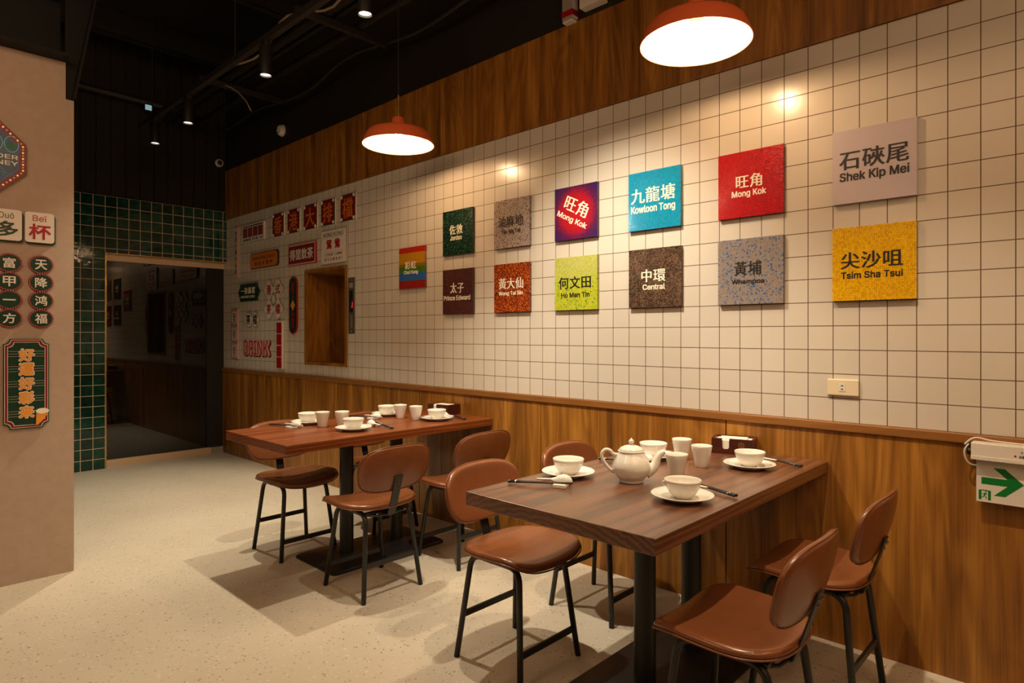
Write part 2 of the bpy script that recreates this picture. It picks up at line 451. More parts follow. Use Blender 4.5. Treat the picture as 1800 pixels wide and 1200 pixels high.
structure('trim_2', M['panel'], f_wains)
structure('trim_3', M['railw'], lambda b: box(b, -6.80, 3.3, -.022, .06, ZW - .036, ZW, 0, .004))
# wooden serving niche
def f_niche(b):
    D, t = .42, .025
    box(b, NX0, NX1, 0.10, D, NZ0, NZ0 + t); box(b, NX0, NX1, .10, D, NZ1 - t, NZ1)
    box(b, NX0, NX0 + t, .10, D, NZ0 + t, NZ1 - t); box(b, NX1 - t, NX1, .10, D, NZ0 + t, NZ1 - t)
    box(b, NX0, NX1, D, D + .02, NZ0, NZ1)
    for q in ((NX0, NX1, NZ0, NZ0 + t), (NX0, NX1, NZ1 - t, NZ1), (NX0, NX0 + t, NZ0 + t, NZ1 - t), (NX1 - t, NX1, NZ0 + t, NZ1 - t)):
        box(b, q[0], q[1], -.012, .10, q[2], q[3])
structure('trim_4', M['panel'], f_niche)
# back wall: green tiles round a glass door, black boarding above
OY, OZ = -1.137, 2.06
def f_wb(b):
    box(b, XB - .09, XB, -2.6, OY, 0, 2.60, 0); box(b, XB - .09, XB, OY, 0, OZ, 2.60, 0)
    box(b, XB - .09, XB - .03, -2.6, 0, 2.60, ZC, 1)
    y = -2.6
    while y < -.02:
        box(b, XB - .03, XB - .012, y + .006, min(y + .126, 0) - .006, 2.60, ZC, 1); y += .126
    box(b, XB - .30, XB - .20, -2.6, .1, 0, ZC, 1)
structure('wall_back', [M['green'], M['black']], f_wb)
structure('trim_5', M['brass'], lambda b: (box(b, XB - .02, XB + .004, OY, OY + .010, 0, OZ), box(b, XB - .02, XB + .003, OY + .010, 0, OZ - .007, OZ)))
# glass door
dr = bpy.data.objects.new('door_1', None); COL.objects.link(dr); dr['kind'] = 'structure'; dr.location = (XD, OY, 0)
def dpart(name, mat, *bx):
    bm = bmesh.new()
    for q in bx: box(bm, *q)
    return finish(name, bm, mat, dr)
dpart('glass_pane', M['glass'], (-.006, .006, .012, 1.135, .068, OZ - .07))
dpart('top_rail', M['bronze'], (-.03, .03, .012, 1.135, OZ - .07, OZ - .004))
dpart('bottom_rail', M['bronze'], (-.03, .03, .012, 1.0, .0, .068))
dpart('floor_hinge', M['grey'], (-.03, .032, 1.0, 1.125, .0, .066))
dpart('edge_post', M['black'], (-.02, .02, .96, 1.135, .07, OZ - .07))
# small vertical sticker on the door with four pale characters
st = dpart('door_sticker', M['ink'], (.006, .008, 1.02, 1.062, 1.08, 1.27))
bm = bmesh.new(); add_text(bm, '推\n一\n門\n口', 0, 0, .022, .16, 0, .02, space=.9)
o = finish('lettering', bm, M['amber'], st); o.matrix_parent_inverse = Matrix.Identity(4)
o.matrix_local = Matrix(((0, 0, 1, .009), (1, 0, 0, 1.041), (0, 1, 0, 1.175), (0, 0, 0, 1)))
# pink partition wall on the left
structure('wall_left', M['plaster'], lambda b: (box(b, XP - .16, XP, -6.0, -2.026, 0, 2.742), box(b, XP - .16, XP, -2.026, -1.989, 0, 2.545)))
structure('wall_front', M['plaster'], lambda b: box(b, 3.3, 3.4, -6.2, .3, 0, ZC))
structure('wall_far_left', M['black'], lambda b: box(b, -7.6, 3.4, -6.2, -6.1, 0, ZC))
structure('wall_corridor', M['black'], lambda b: box(b, -7.6, -7.5, -6.1, .3, 0, ZC))
# steelwork over the partition
def f_soffit(b):
    box(b, XP - .30, XP + .10, -6.0, -2.03, 2.742, 2.76)
    box(b, XP - .12, XP - .10, -6.0, -2.03, 2.76, 3.10)
    box(b, XP - .30, XP + .10, -6.0, -2.03, 3.10, 3.12)
o = structure('steel_beam', M['dark'], f_soffit)
def f_brace(b):
    P = [(-2.026, 2.55), (-1.995, 2.55), (-1.87, 3.28), (-1.77, ZC), (-1.90, ZC), (-2.026, 3.1)]
    for x0, x1 in ((XP - .02, XP - .01),):
        a = [b.verts.new((x0, y, z)) for y, z in P]; c = [b.verts.new((x1, y, z)) for y, z in P]
        b.faces.new(a); b.faces.new(c[::-1])
        for i in range(len(P)): b.faces.new((a[i], a[(i + 1) % len(P)], c[(i + 1) % len(P)], c[i]))
    for (ya, za), (yb, zb) in (((-2.0, 2.55), (-1.875, 3.28)), ((-1.875, 3.28), (-1.775, ZC))):
        v = [b.verts.new(p) for p in ((XP - .06, ya, za), (XP + .04, ya, za), (XP + .04, yb, zb), (XP - .06, yb, zb),
                                      (XP - .06, ya + .012, za), (XP + .04, ya + .012, za), (XP + .04, yb + .012, zb), (XP - .06, yb + .012, zb))]
        for q in ((0, 1, 2, 3), (4, 7, 6, 5), (0, 4, 5, 1), (1, 5, 6, 2), (2, 6, 7, 3), (3, 7, 4, 0)): b.faces.new([v[i] for i in q])
structure('steel_column', M['dark'], f_brace)
# beams under the ceiling
def beam(x, w=.16, d=.22):
    def f(b): box(b, x - w / 2, x + w / 2, -6.1, 0, ZC - .014, ZC); box(b, x - .008, x + .008, -6.1, 0, ZC - d, ZC); box(b, x - w / 2, x + w / 2, -6.1, 0, ZC - d, ZC - d + .012)
    return structure('ceiling_beam', M['black2'], f)
for bx_ in (-6.15, -4.75, -3.1, -1.5, .2): beam(bx_)

# ------------------------------------------------------------------ ceiling services
def pipe(name, label, cat, pts, r, mat, group=None, seg=10):
    bm = bmesh.new(); tube(bm, pts, r, seg); o = finish(name, bm, mat, None, True); return tag(o, label, cat, group)
# lighting track and its hangers
tr = thing('lighting_track', 'long black lighting track carrying the cylinder spotlights', 'lighting track', loc=(-2.3, TRY, 3.13))
part('rail', tr, M['black2'], lambda b: box(b, -3.75, 4.6, -.018, .018, -.02, .02))
for hx in (-4.05, -5.72, -2.2, -.4):
    lx = hx + 2.3
    if hx < -5.9: continue
    part('hanger', tr, M['black2'], lambda b: (tube(b, [(lx, 0, .02), (lx, 0, ZC - 3.13)], .005, 6), tube(b, [(lx, 0, .015), (lx, 0, .035)], .012, 8)))
sp_lab = ['black cylinder spotlight above the near table, just outside the photo', 'black cylinder spotlight aimed at the tiled wall over the station signs',
          'brightest black cylinder spotlight, cut by the top edge of the photo', 'lit black cylinder spotlight, second along the track from the photo top',
          'black cylinder spotlight, third along the track and nearly at the back', 'lowest and farthest black cylinder spotlight, by the black boarding']
for (sx, e, aim, ang), lab in zip(SPOTS, sp_lab):
    sp = thing('track_spotlight', lab, 'spotlight', loc=(sx, TRY, TRZ), group='cylinder spotlights on the ceiling track')
    part('body', sp, M['metal'], lambda b: lathe(b, [(0, .185), (.036, .185), (.039, .181), (.039, .002), (.039, 0), (.034, 0), (.0335, .012), (0, .012)], 24), 40)
    part('adapter', sp, M['metal'], lambda b: box(b, -.035, .035, -.02, .02, .182, .214, 0, .004))
    part('lens', sp, M['lens'], lambda b: lathe(b, [(0, .0095), (.031, .0095), (.031, .0115), (0, .0115)], 20))
# conduits and tray
grp = 'black service pipes under the ceiling'
pipe('service_pipe', 'black pipe nearest the track running along the ceiling', 'pipe', [(-6.6, -.64, 3.42), (2.5, -.64, 3.42)], .03, M['black2'], grp)
pipe('service_pipe', 'black pipe in the middle of the ceiling bundle', 'pipe', [(-6.6, -.565, 3.42), (2.5, -.565, 3.42)], .018, M['black2'], grp)
pipe('service_pipe', 'black pipe of the bundle closest to the black wall', 'pipe', [(-6.6, -.38, 3.42), (2.5, -.38, 3.42)], .03, M['black2'], grp)
pipe('service_pipe', 'black pipe crossing the black boarding at the back', 'pipe', [(XB + .10, -2.6, 3.57), (XB + .10, -.45, 3.55), (XB + .10, -.3, 3.5)], .03, M['black2'], grp)
def sag(y, z, x0, x1, n, amp, ph):
    return [(x0 + (x1 - x0) * i / n, y + .03 * math.sin(i * .9 + ph), z + amp * math.sin(i * .62 + ph)) for i in range(n + 1)]
pipe('cable', 'thick black sagging cable along the black wall', 'cable', sag(-.13, 3.40, -6.5, 1.5, 40, .03, 0), .016, M['black2'])
pipe('cable', 'off-white cable looping out of the ceiling tray', 'cable', sag(-.74, 3.40, -5.2, -2.2, 24, .05, 1.3), .008, M['cable'])
pipe('cable', 'thin off-white cable end dangling from the tray', 'cable', [(-5.13, -.66, 3.36), (-5.08, -.62, 3.335), (-5.0, -.6, 3.28), (-4.94, -.56, 3.2), (-4.9, -.54, 3.12)], .005, M['cable'])
for i, tx in enumerate((-5.15, -3.55, -1.9)):
    bm = bmesh.new(); box(bm, tx - .02, tx + .02, -.86, -.16, 3.345, 3.385); o = finish('support_channel', bm, M['black2'])
    tag(o, ['farthest black cross channel under the ceiling pipes', 'black cross channel behind the brightest spotlight', 'black cross channel above the near end of the pipes'][i], 'channel', 'cross channels carrying the ceiling pipes')
lb = thing('indicator_box', 'small bluish lit box on the pipe near the back boarding', 'indicator', loc=(XB + .10, -.80, 3.494))
part('housing', lb, M['black2'], lambda b: box(b, -.03, .03, -.035, .035, -.03, .03)); part('screen', lb, M['screen'], lambda b: box(b, .03, .034, -.032, .025, -.025, .025))
# smoke detector, camera
sd = thing('smoke_detector', 'round white smoke detector on the black wall above the wood band', 'detector', wallM(-5.43, 3.2))
part('base', sd, M['white'], lambda b: lathe(b, [(0, 0), (.055, 0), (.055, .012), (.0, .012)], 28), 40)
part('cover', sd, M['white'], lambda b: lathe(b, [(0, .012), (.05, .012), (.048, .03), (.04, .04), (.0, .043)], 28), 40)
part('indicator', sd, M['ink'], lambda b: lathe(b, [(0, .038), (.006, .038), (.006, .044), (0, .044)], 10, (-.015, -.02, 0)))
wc = thing('dome_camera', 'small pale-ringed dome camera on the black corner of the back wall', 'camera', pinkM(-.075, 3.12, XB - .012))
part('ring', wc, M['white'], lambda b: lathe(b, [(.026, 0), (.042, 0), (.042, .02), (.036, .028), (.028, .028), (.026, .0)], 24), 40)
part('dome', wc, M['ink'], lambda b: lathe(b, [(0, .045), (.015, .042), (.025, .03), (.027, .012), (.027, 0), (0, 0)], 20), True)
# emergency lamp boxes at the very top
eb = thing('emergency_light', 'red-banded white emergency lamp box cut by the top of the photo', 'emergency light', wallM(-1.975, 3.05))
part('housing', eb, M['grey'], lambda b: box(b, -.04, .035, 0, .30, 0, .05, 0, .006)); part('side_cover', eb, M['white'], lambda b: box(b, -.036, .036, .004, .30, 0, .042))
part('red_band', eb, M['redled'] if False else M['red'], lambda b: box(b, -.0385, .0385, .018, .05, .001, .0525)); part('base_cap', eb, M['white'], lambda b: box(b, -.038, .034, -.012, .0, .004, .046, 0, .004))
eb = thing('switch_box', 'plain white plastic box beside the red-banded lamp, at top edge', 'switch box', wallM(-1.80, 3.075))
part('housing', eb, M['white'], lambda b: box(b, -.085, .065, -.0, .2, 0, .058, 0, .004)); part('switch', eb, M['white'], lambda b: box(b, -.045, .0, .03, .075, .058, .066, 0, .002))

# ------------------------------------------------------------------ pendant lamps
def pendant(x, label):
    t = thing('pendant_lamp', label, 'pendant lamp', loc=(x, -.50, 2.445), group='orange enamel pendants over the tables')
    out = [(.218, .0), (.216, .006), (.203, .035), (.192, .062), (.180, .076), (.150, .088), (.10, .098), (.052, .106), (.050, .106)]
    part('shade', t, M['shade'], lambda b: lathe(b, [(.2165, -.001), (.2195, -.001)] + [(r + .0015, z + .0015) for r, z in out] + [(.0, .1075)], 56), 50)
    part('shade_lining', t, M['lining'], lambda b: lathe(b, [(.2175, 0), (.2145, .004), (.2005, .034), (.1895, .060), (.178, .0735), (.149, .0855), (.099, .0955), (.0, .103)], 56), 50)
    part('cap', t, M['shade'], lambda b: lathe(b, [(.050, .106), (.0485, .108), (.037, .160), (.034, .166), (0, .167)], 32), 40)
    part('rod', t, M['brass'], lambda b: tube(b, [(0, 0, .166), (0, 0, .29)], .004, 10))
    part('ferrule', t, M['brass'], lambda b: tube(b, [(0, 0, .285), (0, 0, .305)], .007, 12))
    part('cord', t, M['ink'], lambda b: tube(b, [(0, 0, .30), (0, 0, ZC - 2.445)], .0035, 8))
    part('socket', t, M['lining'], lambda b: lathe(b, [(0, .10), (.024, .10), (.024, .078), (.020, .074), (0, .074)], 24))
    part('bulb', t, M['bulb'], lambda b: lathe(b, [(0, .012), (.012, .0135), (.024, .021), (.0315, .034), (.032, .046), (.026, .060), (.017, .073), (.014, .076), (0, .076)], 24), True)
pendant(-2.94, 'orange enamel pendant lamp hanging over the far table')
pendant(-.965, 'orange enamel pendant lamp over the near table, larger in the photo')
pendant(1.01, 'orange enamel pendant lamp right of the other two, outside the photo')

# ------------------------------------------------------------------ station signs on the right wall
dark = (.012, .010, .008, 1)
def rgbn(*c): return rgb(*c)
def img_choi(k, x, y, wn):
    f = k.math('DIVIDE', k.math('ADD', y, .15), .3)
    c = k.ramp(f, [(0, rgb(170, 10, 20)), (.19, rgb(30, 110, 190)), (.385, rgb(70, 130, 30)), (.52, rgb(150, 120, 20)), (.60, rgb(215, 150, 15)), (.86, rgb(200, 20, 15))], 'CONSTANT')
    return k.mix(k.math('MULTIPLY', wn.outputs['Value'], .25), c, (.15, .10, .04, 1))
def img_mk(k, x, y, wn):
    d = k.math('POWER', k.math('ADD', k.math('POWER', k.math('ADD', x, .0), 2.0), k.math('POWER', k.math('ADD', y, .0), 2.0)), .5)
    d = k.math('ADD', d, k.math('MULTIPLY', k.math('SUBTRACT', wn.outputs['Value'], .5), .025))
    return k.ramp(k.math('DIVIDE', d, .2), [(.2, rgb(200, 10, 30)), (.5, rgb(190, 8, 35)), (.72, rgb(95, 15, 75)), (.95, rgb(55, 20, 95))])
def img_homan(k, x, y, wn):
    a = k.ramp(wn.outputs['Value'], [(0, rgb(195, 205, 40)), (.35, rgb(205, 210, 60)), (.62, rgb(170, 195, 50)), (.8, rgb(225, 215, 50)), (.93, rgb(120, 165, 60)), (.97, rgb(35, 140, 60))], 'CONSTANT')
    b = k.ramp(wn.outputs['Value'], [(0, rgb(205, 205, 110)), (.5, rgb(195, 200, 80)), (.8, rgb(210, 210, 120))], 'CONSTANT')
    f = k.ramp(k.math('DIVIDE', k.math('ADD', y, .15), .3), [(.45, (0, 0, 0, 1)), (.8, (1, 1, 1, 1))])
    return k.mix(f, a, b)
def img_cen(k, x, y, wn):
    nz = k.noise(k.comb(x, y, 0.0), 9, 3)
    a = k.ramp(k.math('ADD', k.math('MULTIPLY', nz, .6), k.math('MULTIPLY', wn.outputs['Value'], .4)), [(.3, rgb(52, 36, 28)), (.5, rgb(92, 68, 52)), (.7, rgb(120, 92, 72))])
    def dot(cx, cy): return k.math('MULTIPLY', k.math('LESS_THAN', k.math('ABSOLUTE', k.math('SUBTRACT', x, cx)), .009), k.math('LESS_THAN', k.math('ABSOLUTE', k.math('SUBTRACT', y, cy)), .008))
    return k.mix(k.math('MAXIMUM', dot(-.10, .012), dot(-.11, -.062)), a, rgb(55, 80, 82))
BR = .85
def rgb(*c, _f=rgb): return tuple(min(.85, v * BR) for v in _f(*c)[:3]) + (1,)
c_ = lambda *s: [(p, rgb(*c)) for p, *c in s]
SIGNS = [
 # name, x0, row(0 top,1 bottom), zh, en, zh box (u0,u1,v0,v1), en box, letter material, mosaic, label
 ('彩虹', 'Choi Hung', -3.584, 2, (.24, .69, .34, .53), (.2, .75, .56, .67), 'cream', ('img', img_choi), 'rainbow striped square sign reading Choi Hung'),
 ('佐敦', 'Jordan', -3.086, 0, (.235, .68, .328, .545), (.26, .65, .57, .675), 'cream', c_((0, 10, 40, 30), (.4, 14, 52, 38), (.75, 22, 70, 50), (.93, 60, 100, 78)), 'dark green square sign reading Jordan'),
 ('太子', 'Prince Edward', -3.086, 1, (.265, .715, .30, .535), (.04, .925, .585, .695), 'cream', c_((0, 78, 38, 40), (.5, 88, 45, 46), (.8, 100, 56, 56)), 'plum brown square sign reading Prince Edward'),
 ('油麻地', 'Yau Ma Tei', -2.588, 0, (.125, .83, .343, .57), (.21, .75, .615, .71), 'ink', c_((0, 178, 160, 150), (.6, 165, 146, 136), (.8, 140, 112, 92), (.92, 115, 85, 66)), 'pale speckled square sign reading Yau Ma Tei'),
 ('黃大仙', 'Wong Tai Sin', -2.588, 1, (.14, .835, .296, .522), (.14, .82, .57, .67), 'cream', c_((0, 165, 60, 14), (.3, 190, 85, 20), (.55, 130, 42, 14), (.75, 80, 30, 14), (.9, 205, 120, 40)), 'orange red speckled square sign reading Wong Tai Sin'),
 ('旺角', 'Mong Kok', -2.091, 0, None, None, 'cream', ('img', img_mk), 'purple and red square sign with slanting Mong Kok lettering'),
 ('何文田', 'Ho Man Tin', -2.091, 1, (.10, .86, .37, .598), (.16, .83, .67, .765), 'ink', ('img', img_homan), 'lime green speckled square sign reading Ho Man Tin'),
 ('九龍塘', 'Kowloon Tong', -1.591, 0, (.055, .905, .275, .535), (.055, .905, .578, .735), 'cream', c_((0, 0, 150, 190), (.5, 5, 160, 200), (.85, 10, 140, 182)), 'bright turquoise square sign reading Kowloon Tong'),
 ('中環', 'Central', -1.589, 1, (.255, .72, .35, .567), (.28, .71, .605, .70), 'cream', ('img', img_cen), 'mottled brown square sign reading Central'),
 ('旺角', 'Mong Kok', -1.096, 0, (.285, .69, .358, .56), (.22, .75, .592, .712), 'cream', c_((0, 190, 12, 28), (.5, 202, 16, 32), (.85, 180, 10, 26)), 'plain bright red square sign with level Mong Kok lettering'),
 ('黃埔', 'Whampoa', -1.097, 1, (.26, .685, .346, .558), (.22, .725, .62, .705), 'ink', c_((0, 160, 146, 138), (.5, 150, 136, 130), (.74, 168, 152, 140), (.84, 72, 110, 160), (.92, 105, 125, 160)), 'grey square sign with blue specks reading Whampoa'),
 ('石硤尾', 'Shek Kip Mei', -.596, 0, (.085, .915, .282, .541), (.09, .92, .575, .727), 'ink', None, 'plain pinkish beige square sign reading Shek Kip Mei'),
 ('尖沙咀', 'Tsim Sha Tsui', -.597, 1, (.11, .85, .342, .566), (.11, .85, .607, .70), 'ink', c_((0, 245, 185, 8), (.4, 252, 200, 14), (.75, 230, 168, 6)), 'golden yellow square sign reading Tsim Sha Tsui')]
for zh, en, x0, row, zb, eb_, lm, mo, lab in SIGNS:
    zc = {0: 1.966, 1: 1.568, 2: 1.763}[row]
    if mo is None: pm = plain('matt_pinkish_acrylic', rgb(206, 192, 200), .32)
    elif mo[0] == 'img': pm = mat_mosaic('mosaic_print', None, 44, img=mo[1])
    else: pm = mat_mosaic('mosaic_print', mo, 44 if en != 'Shek Kip Mei' else 30)
    t = thing('station_sign', lab + ' on the tiled wall', 'sign', wallM(x0 + .15, zc), 'square station name signs')
    part('panel', t, pm, lambda b: box(b, -.15, .15, -.15, .15, .0, .02, 0, .0008))
    z = .0204
    if zb:
        for body, q, bold in ((zh, zb, (.020, .003)), (en, eb_, (.022, .012))):
            text(t, body, ((q[0] + q[1]) / 2 - .5) * .3, (.5 - (q[2] + q[3]) / 2) * .3, (q[1] - q[0]) * .3, (q[3] - q[2]) * .3, z, M[lm], bold, name='chinese_lettering' if body == zh else 'english_lettering')
    else:
        a = -math.radians(26)
        text(t, zh, .008, .032, .175, .085, z, M[lm], (.020, .003), a, 'chinese_lettering'); text(t, en, -.026, -.042, .228, .040, z, M[lm], (.020, .012), a, 'english_lettering')

# ------------------------------------------------------------------ retro signs round the serving niche
def sign(name, label, x0, x1, z0, z1, group=None):
    t = thing(name, label, 'sign', wallM((x0 + x1) / 2, (z0 + z1) / 2), group); return t, x1 - x0, z1 - z0
RG = 'old style signboards at the back of the tiled wall'
t, W, H = sign('signboard', 'narrow pale vertical signboard with black characters, nearest the back corner', -6.488, -6.385, 1.872, 2.405, RG)
part('box', t, M['pinkwhite'], lambda b: box(b, -W / 2, W / 2, -H / 2, H / 2, 0, .014)); part('face', t, M['signwhite'], lambda b: box(b, -W * .36, W * .36, -H * .47, H * .47, .014, .015))
text(t, '食\n得\n好\n嚟\n好\n味\n道', 0, 0, W * .42, H * .86, .0152, M['ink'], .012, space=1.05)
t, W, H = sign('signboard', 'small white signboard with four dark red squares under a black bar', -6.279, -5.789, 2.218, 2.394, RG)
part('panel', t, M['signwhite'], lambda b: box(b, -W / 2, W / 2, -H / 2, H / 2, 0, .016)); part('bar', t, M['ink'], lambda b: box(b, -W * .46, W * .46, H * .37, H * .43, .016, .017))
for i in range(4): part('red_square', t, M['deepred'], lambda b: box(b, -W * .46 + i * W * .235, -W * .46 + i * W * .235 + W * .21, -H * .22, H * .32, .016, .017))
for i in range(4): text(t, '茶餐冰室'[i], -W * .355 + i * W * .235, H * .05, W * .10, H * .30, .0162, M['red'], .01)
text(t, '香港飲食 下午茶 一杯', 0, -H * .36, W * .9, H * .15, .0162, M['ink'], .01)
five = [('香', -5.608, -5.387), ('港', -5.307, -5.087), ('大', -5.008, -4.781), ('排', -4.707, -4.488), ('檔', -4.395, -4.178)]
five_l = ['leftmost of five red character plates, with a nine-stroke character like a sheaf over a sun', 'second of five red character plates from the left, with a water radical', 'middle of five red character plates, with a simple three-stroke character',
          'fourth of five red character plates, with vertical parallel strokes', 'rightmost of five red character plates, nearest the far pendant']
for (ch, x0, x1), lab in zip(five, five_l):
    t, W, H = sign('character_plate', lab, x0, x1, 2.21, 2.428, 'five red character plates under the wood band')
    part('backing', t, M['signwhite'], lambda b: box(b, -W / 2, W / 2, -H / 2, H / 2, 0, .0125)); part('border', t, M['dgreen'], lambda b: box(b, -W / 2, W / 2, -H / 2, H / 2, .0125, .014)); part('face', t, M['deepred'], lambda b: box(b, -W * .46, W * .46, -H * .46, H * .46, .014, .016))
    text(t, ch, 0, -.004, W * .70, H * .74, .0162, M['orange'], .012)
    for sx in (-1, 1):
        for sz in (-1, 1): part('corner_stud', t, M['signwhite'], lambda b: lathe(b, [(0, .016), (.0145, .016), (.0145, .019), (.010, .023), (0, .024)], 16, (sx * W * .42, sz * H * .42, 0)), True)
t, W, H = sign('signboard', 'orange street-name board reading Queen\'s Road Central', -6.095, -5.498, 1.938, 2.09, RG)
part('backing', t, M['ink'], lambda b: prism(b, notched(0, 0, W, H, .02, 4), 0, .016)); part('face', t, M['orange'], lambda b: prism(b, notched(0, 0, W * .97, H * .92, .02, 4), .016, .018))
text(t, "Queen's Road Central", 0, H * .17, W * .80, H * .25, .0182, M['ink'], .0, name='english_lettering'); text(t, '皇 后 大 道 中', 0, -H * .19, W * .64, H * .27, .0182, M['ink'], .01, name='chinese_lettering')
t, W, H = sign('signboard', 'red signboard with a dotted pink border and four white characters', -5.30, -4.80, 1.908, 2.10, RG)
part('backing', t, M['red'], lambda b: box(b, -W / 2, W / 2, -H / 2, H / 2, 0, .016)); part('border', t, M['pinkwhite'], lambda b: ring_prism(b, rect(0, 0, W * .98, H * .95), rect(0, 0, W * .93, H * .84), .016, .0168))
part('face', t, M['deepred'], lambda b: box(b, -W * .465, W * .465, -H * .42, H * .42, .016, .0166))
text(t, '得閒飲茶', 0, 0, W * .84, H * .52, .017, M['signwhite'], .02)
t, W, H = sign('signboard', 'white HONG KONG signboard with two red characters, right above the niche', -4.705, -4.307, 1.875, 2.165, RG)
part('backing', t, M['grey'], lambda b: prism(b, rrect(0, 0, W, H, .015), 0, .016)); part('face', t, M['signwhite'], lambda b: prism(b, rrect(0, 0, W * .97, H * .96, .013), .016, .0175))
text(t, 'HONG KONG', 0, H * .35, W * .78, H * .12, .0177, M['ink'], -.004, name='english_lettering'); text(t, '鴛 鴦', 0, H * .08, W * .56, H * .28, .0177, M['red'], .02, name='red_characters')
part('rule', t, M['grey'], lambda b: (box(b, -W * .4, W * .4, H * .255, H * .26, .0175, .0178), box(b, -W * .4, W * .4, -H * .14, -H * .135, .0175, .0178)))
text(t, '七分奶茶 三分咖啡', 0, -H * .22, W * .7, H * .085, .0177, M['deepred'], .0, name='small_lettering'); text(t, '你 今 日 飲 咗 未 ?', 0, -H * .36, W * .7, H * .095, .0177, M['deepred'], .0, name='small_lettering')
t, W, H = sign('signboard', 'dark green bracket-shaped signboard with cream characters', -6.38, -5.893, 1.62, 1.797, RG)
gp = [(-.195, -.0885), (.195, -.0885), (.195, -.05), (.215, -.04), (.22, -.02), (.2435, 0), (.22, .02), (.215, .04), (.195, .05), (.195, .0885), (-.195, .0885), (-.195, .05), (-.215, .04), (-.22, .02), (-.2435, 0), (-.22, -.02), (-.215, -.04), (-.195, -.05)]
part('panel', t, M['dgreen'], lambda b: prism(b, gp, 0, .016)); text(t, '一夜暴富', -.01, .018, .33, .068, .0162, M['cream'], .02, name='chinese_lettering'); text(t, 'HONG KONG CUISINE', -.01, -.045, .32, .025, .0162, M['cream'], .0, name='english_lettering')
t, W, H = sign('signboard', 'white four-lobed signboard with four red characters', -5.78, -5.399, 1.428, 1.806, RG)
def lobes(r1, z0, z1, grow):
    def f(b):
        for sx in (-1, 1):
            for sz in (-1, 1):
                P = []
                for k in range(48):
                    a = 2 * PI * k / 48; rr = .082 * (1 + .16 * math.cos(4 * a))
                    P.append((sx * .0915 + (rr + grow) * math.cos(a), sz * .094 + (rr + grow) * math.sin(a)))
                prism(b, P, z0 + (.0003 if sx * sz > 0 else 0), z1 + (.0003 if sx * sz > 0 else 0))
        prism(b, ell(0, 0, .03 + grow, .045 + grow, 24), z0 + .0005, z1 + .0005)
    return f
part('backing', t, M['grey'], lobes(0, 0, .014, .0035)); part('face', t, M['signwhite'], lobes(0, .014, .016, -.001))
for ch, sx, sz in (('港', -1, 1), ('式', 1, 1), ('茶', -1, -1), ('檔', 1, -1)): text(t, ch, sx * .0915, sz * .094, .092, .098, .0172, M['red'], .015)
t, W, H = sign('signboard', 'tall dark green pill-shaped signboard with red rim and orange diamond', -5.284, -5.132, 1.283, 1.81, RG)
part('rim', t, M['red'], lambda b: prism(b, rrect(0, 0, W, H, W / 2 - .001, 10), 0, .014)); part('face', t, M['dgreen'], lambda b: prism(b, rrect(0, 0, W * .84, H * .955, W * .42 - .001, 10), .014, .0152))
part('diamond', t, M['amber'], lambda b: prism(b, [(-.042, 0), (0, -.05), (.042, 0), (0, .05)], .0152, .0164))
text(t, '香\n港\n人', 0, .135, .055, .155, .0154, M['red'], .02, name='upper_lettering'); text(t, '港\n港\n味', 0, -.135, .055, .155, .0154, M['red'], .02, name='lower_lettering')
t, W, H = sign('signboard', 'pair of joined white ovals with black characters, above the DRINK sign', -6.21, -5.909, 1.352, 1.507, RG)
def twin(z0, z1, g):
    return lambda b: [prism(b, ell(sx * .074, 0, .077 + g, .0775 + g, 36), z0 + (.0003 if sx > 0 else 0), z1 + (.0003 if sx > 0 else 0)) for sx in (-1, 1)]
part('backing', t, M['grey'], twin(0, .014, 0)); part('face', t, M['signwhite'], twin(.014, .016, -.009))
text(t, '茶', -.074, 0, .095, .105, .0166, M['ink'], .02); text(t, '檔', .074, 0, .095, .105, .0166, M['ink'], .015)
for i, lab in enumerate(('top', 'middle', 'bottom')):
    zc = 1.2825 + (1 - i) * .175
    t = thing('game_tile_sign', lab + ' white tile sign with a dark green character, in the column by the corner', 'sign', wallM(-6.4765, zc), 'column of three tile signs')
    part('block', t, M['pinkwhite'], lambda b: box(b, -.079, .079, -.0865, .0865, 0, .014, 0, .003)); part('frame', t, M['deepred'], lambda b: ring_prism(b, rect(0, 0, .152, .166), rect(0, 0, .146, .16), .014, .0148))
    part('face', t, M['signwhite'], lambda b: box(b, -.062, .062, -.062, .062, .014, .0146)); part('inner_frame', t, M['deepred'], lambda b: ring_prism(b, rect(0, 0, .118, .128), rect(0, 0, .113, .123), .0146, .0152))
    text(t, '發', 0, 0, .075, .10, .0148, M['dgreen'], .0)
t, W, H = sign('marquee_letters', 'red and pale marquee letters spelling DRINK', -6.266, -5.665, 1.06, 1.227, RG)
text(t, 'DRINK', .008, -.005, W, H, .0, M['deepred'], .10, name='letter_shadow', depth=.006); text(t, 'DRINK', -.004, .003, W * .97, H * .95, .0, M['pinkwhite'], .05, name='letter_face', depth=.014)
text(t, 'DRINK', -.004, .003, W * .90, H * .84, .0142, M['red'], .0, name='letter_inlay')
t, W, H = sign('signboard', 'upright white box sign with four red squares, left of the niche', -5.51, -5.40, .955, 1.41, RG)
part('box', t, M['signwhite'], lambda b: box(b, -W / 2, W / 2, -H / 2, H / 2, 0, .024, 0, .003))
for i in range(4): part('red_square', t, M['red'], lambda b: box(b, -W * .44, W * .44, -H * .485 + i * H * .24, -H * .485 + i * H * .24 + H * .225, .024, .026))
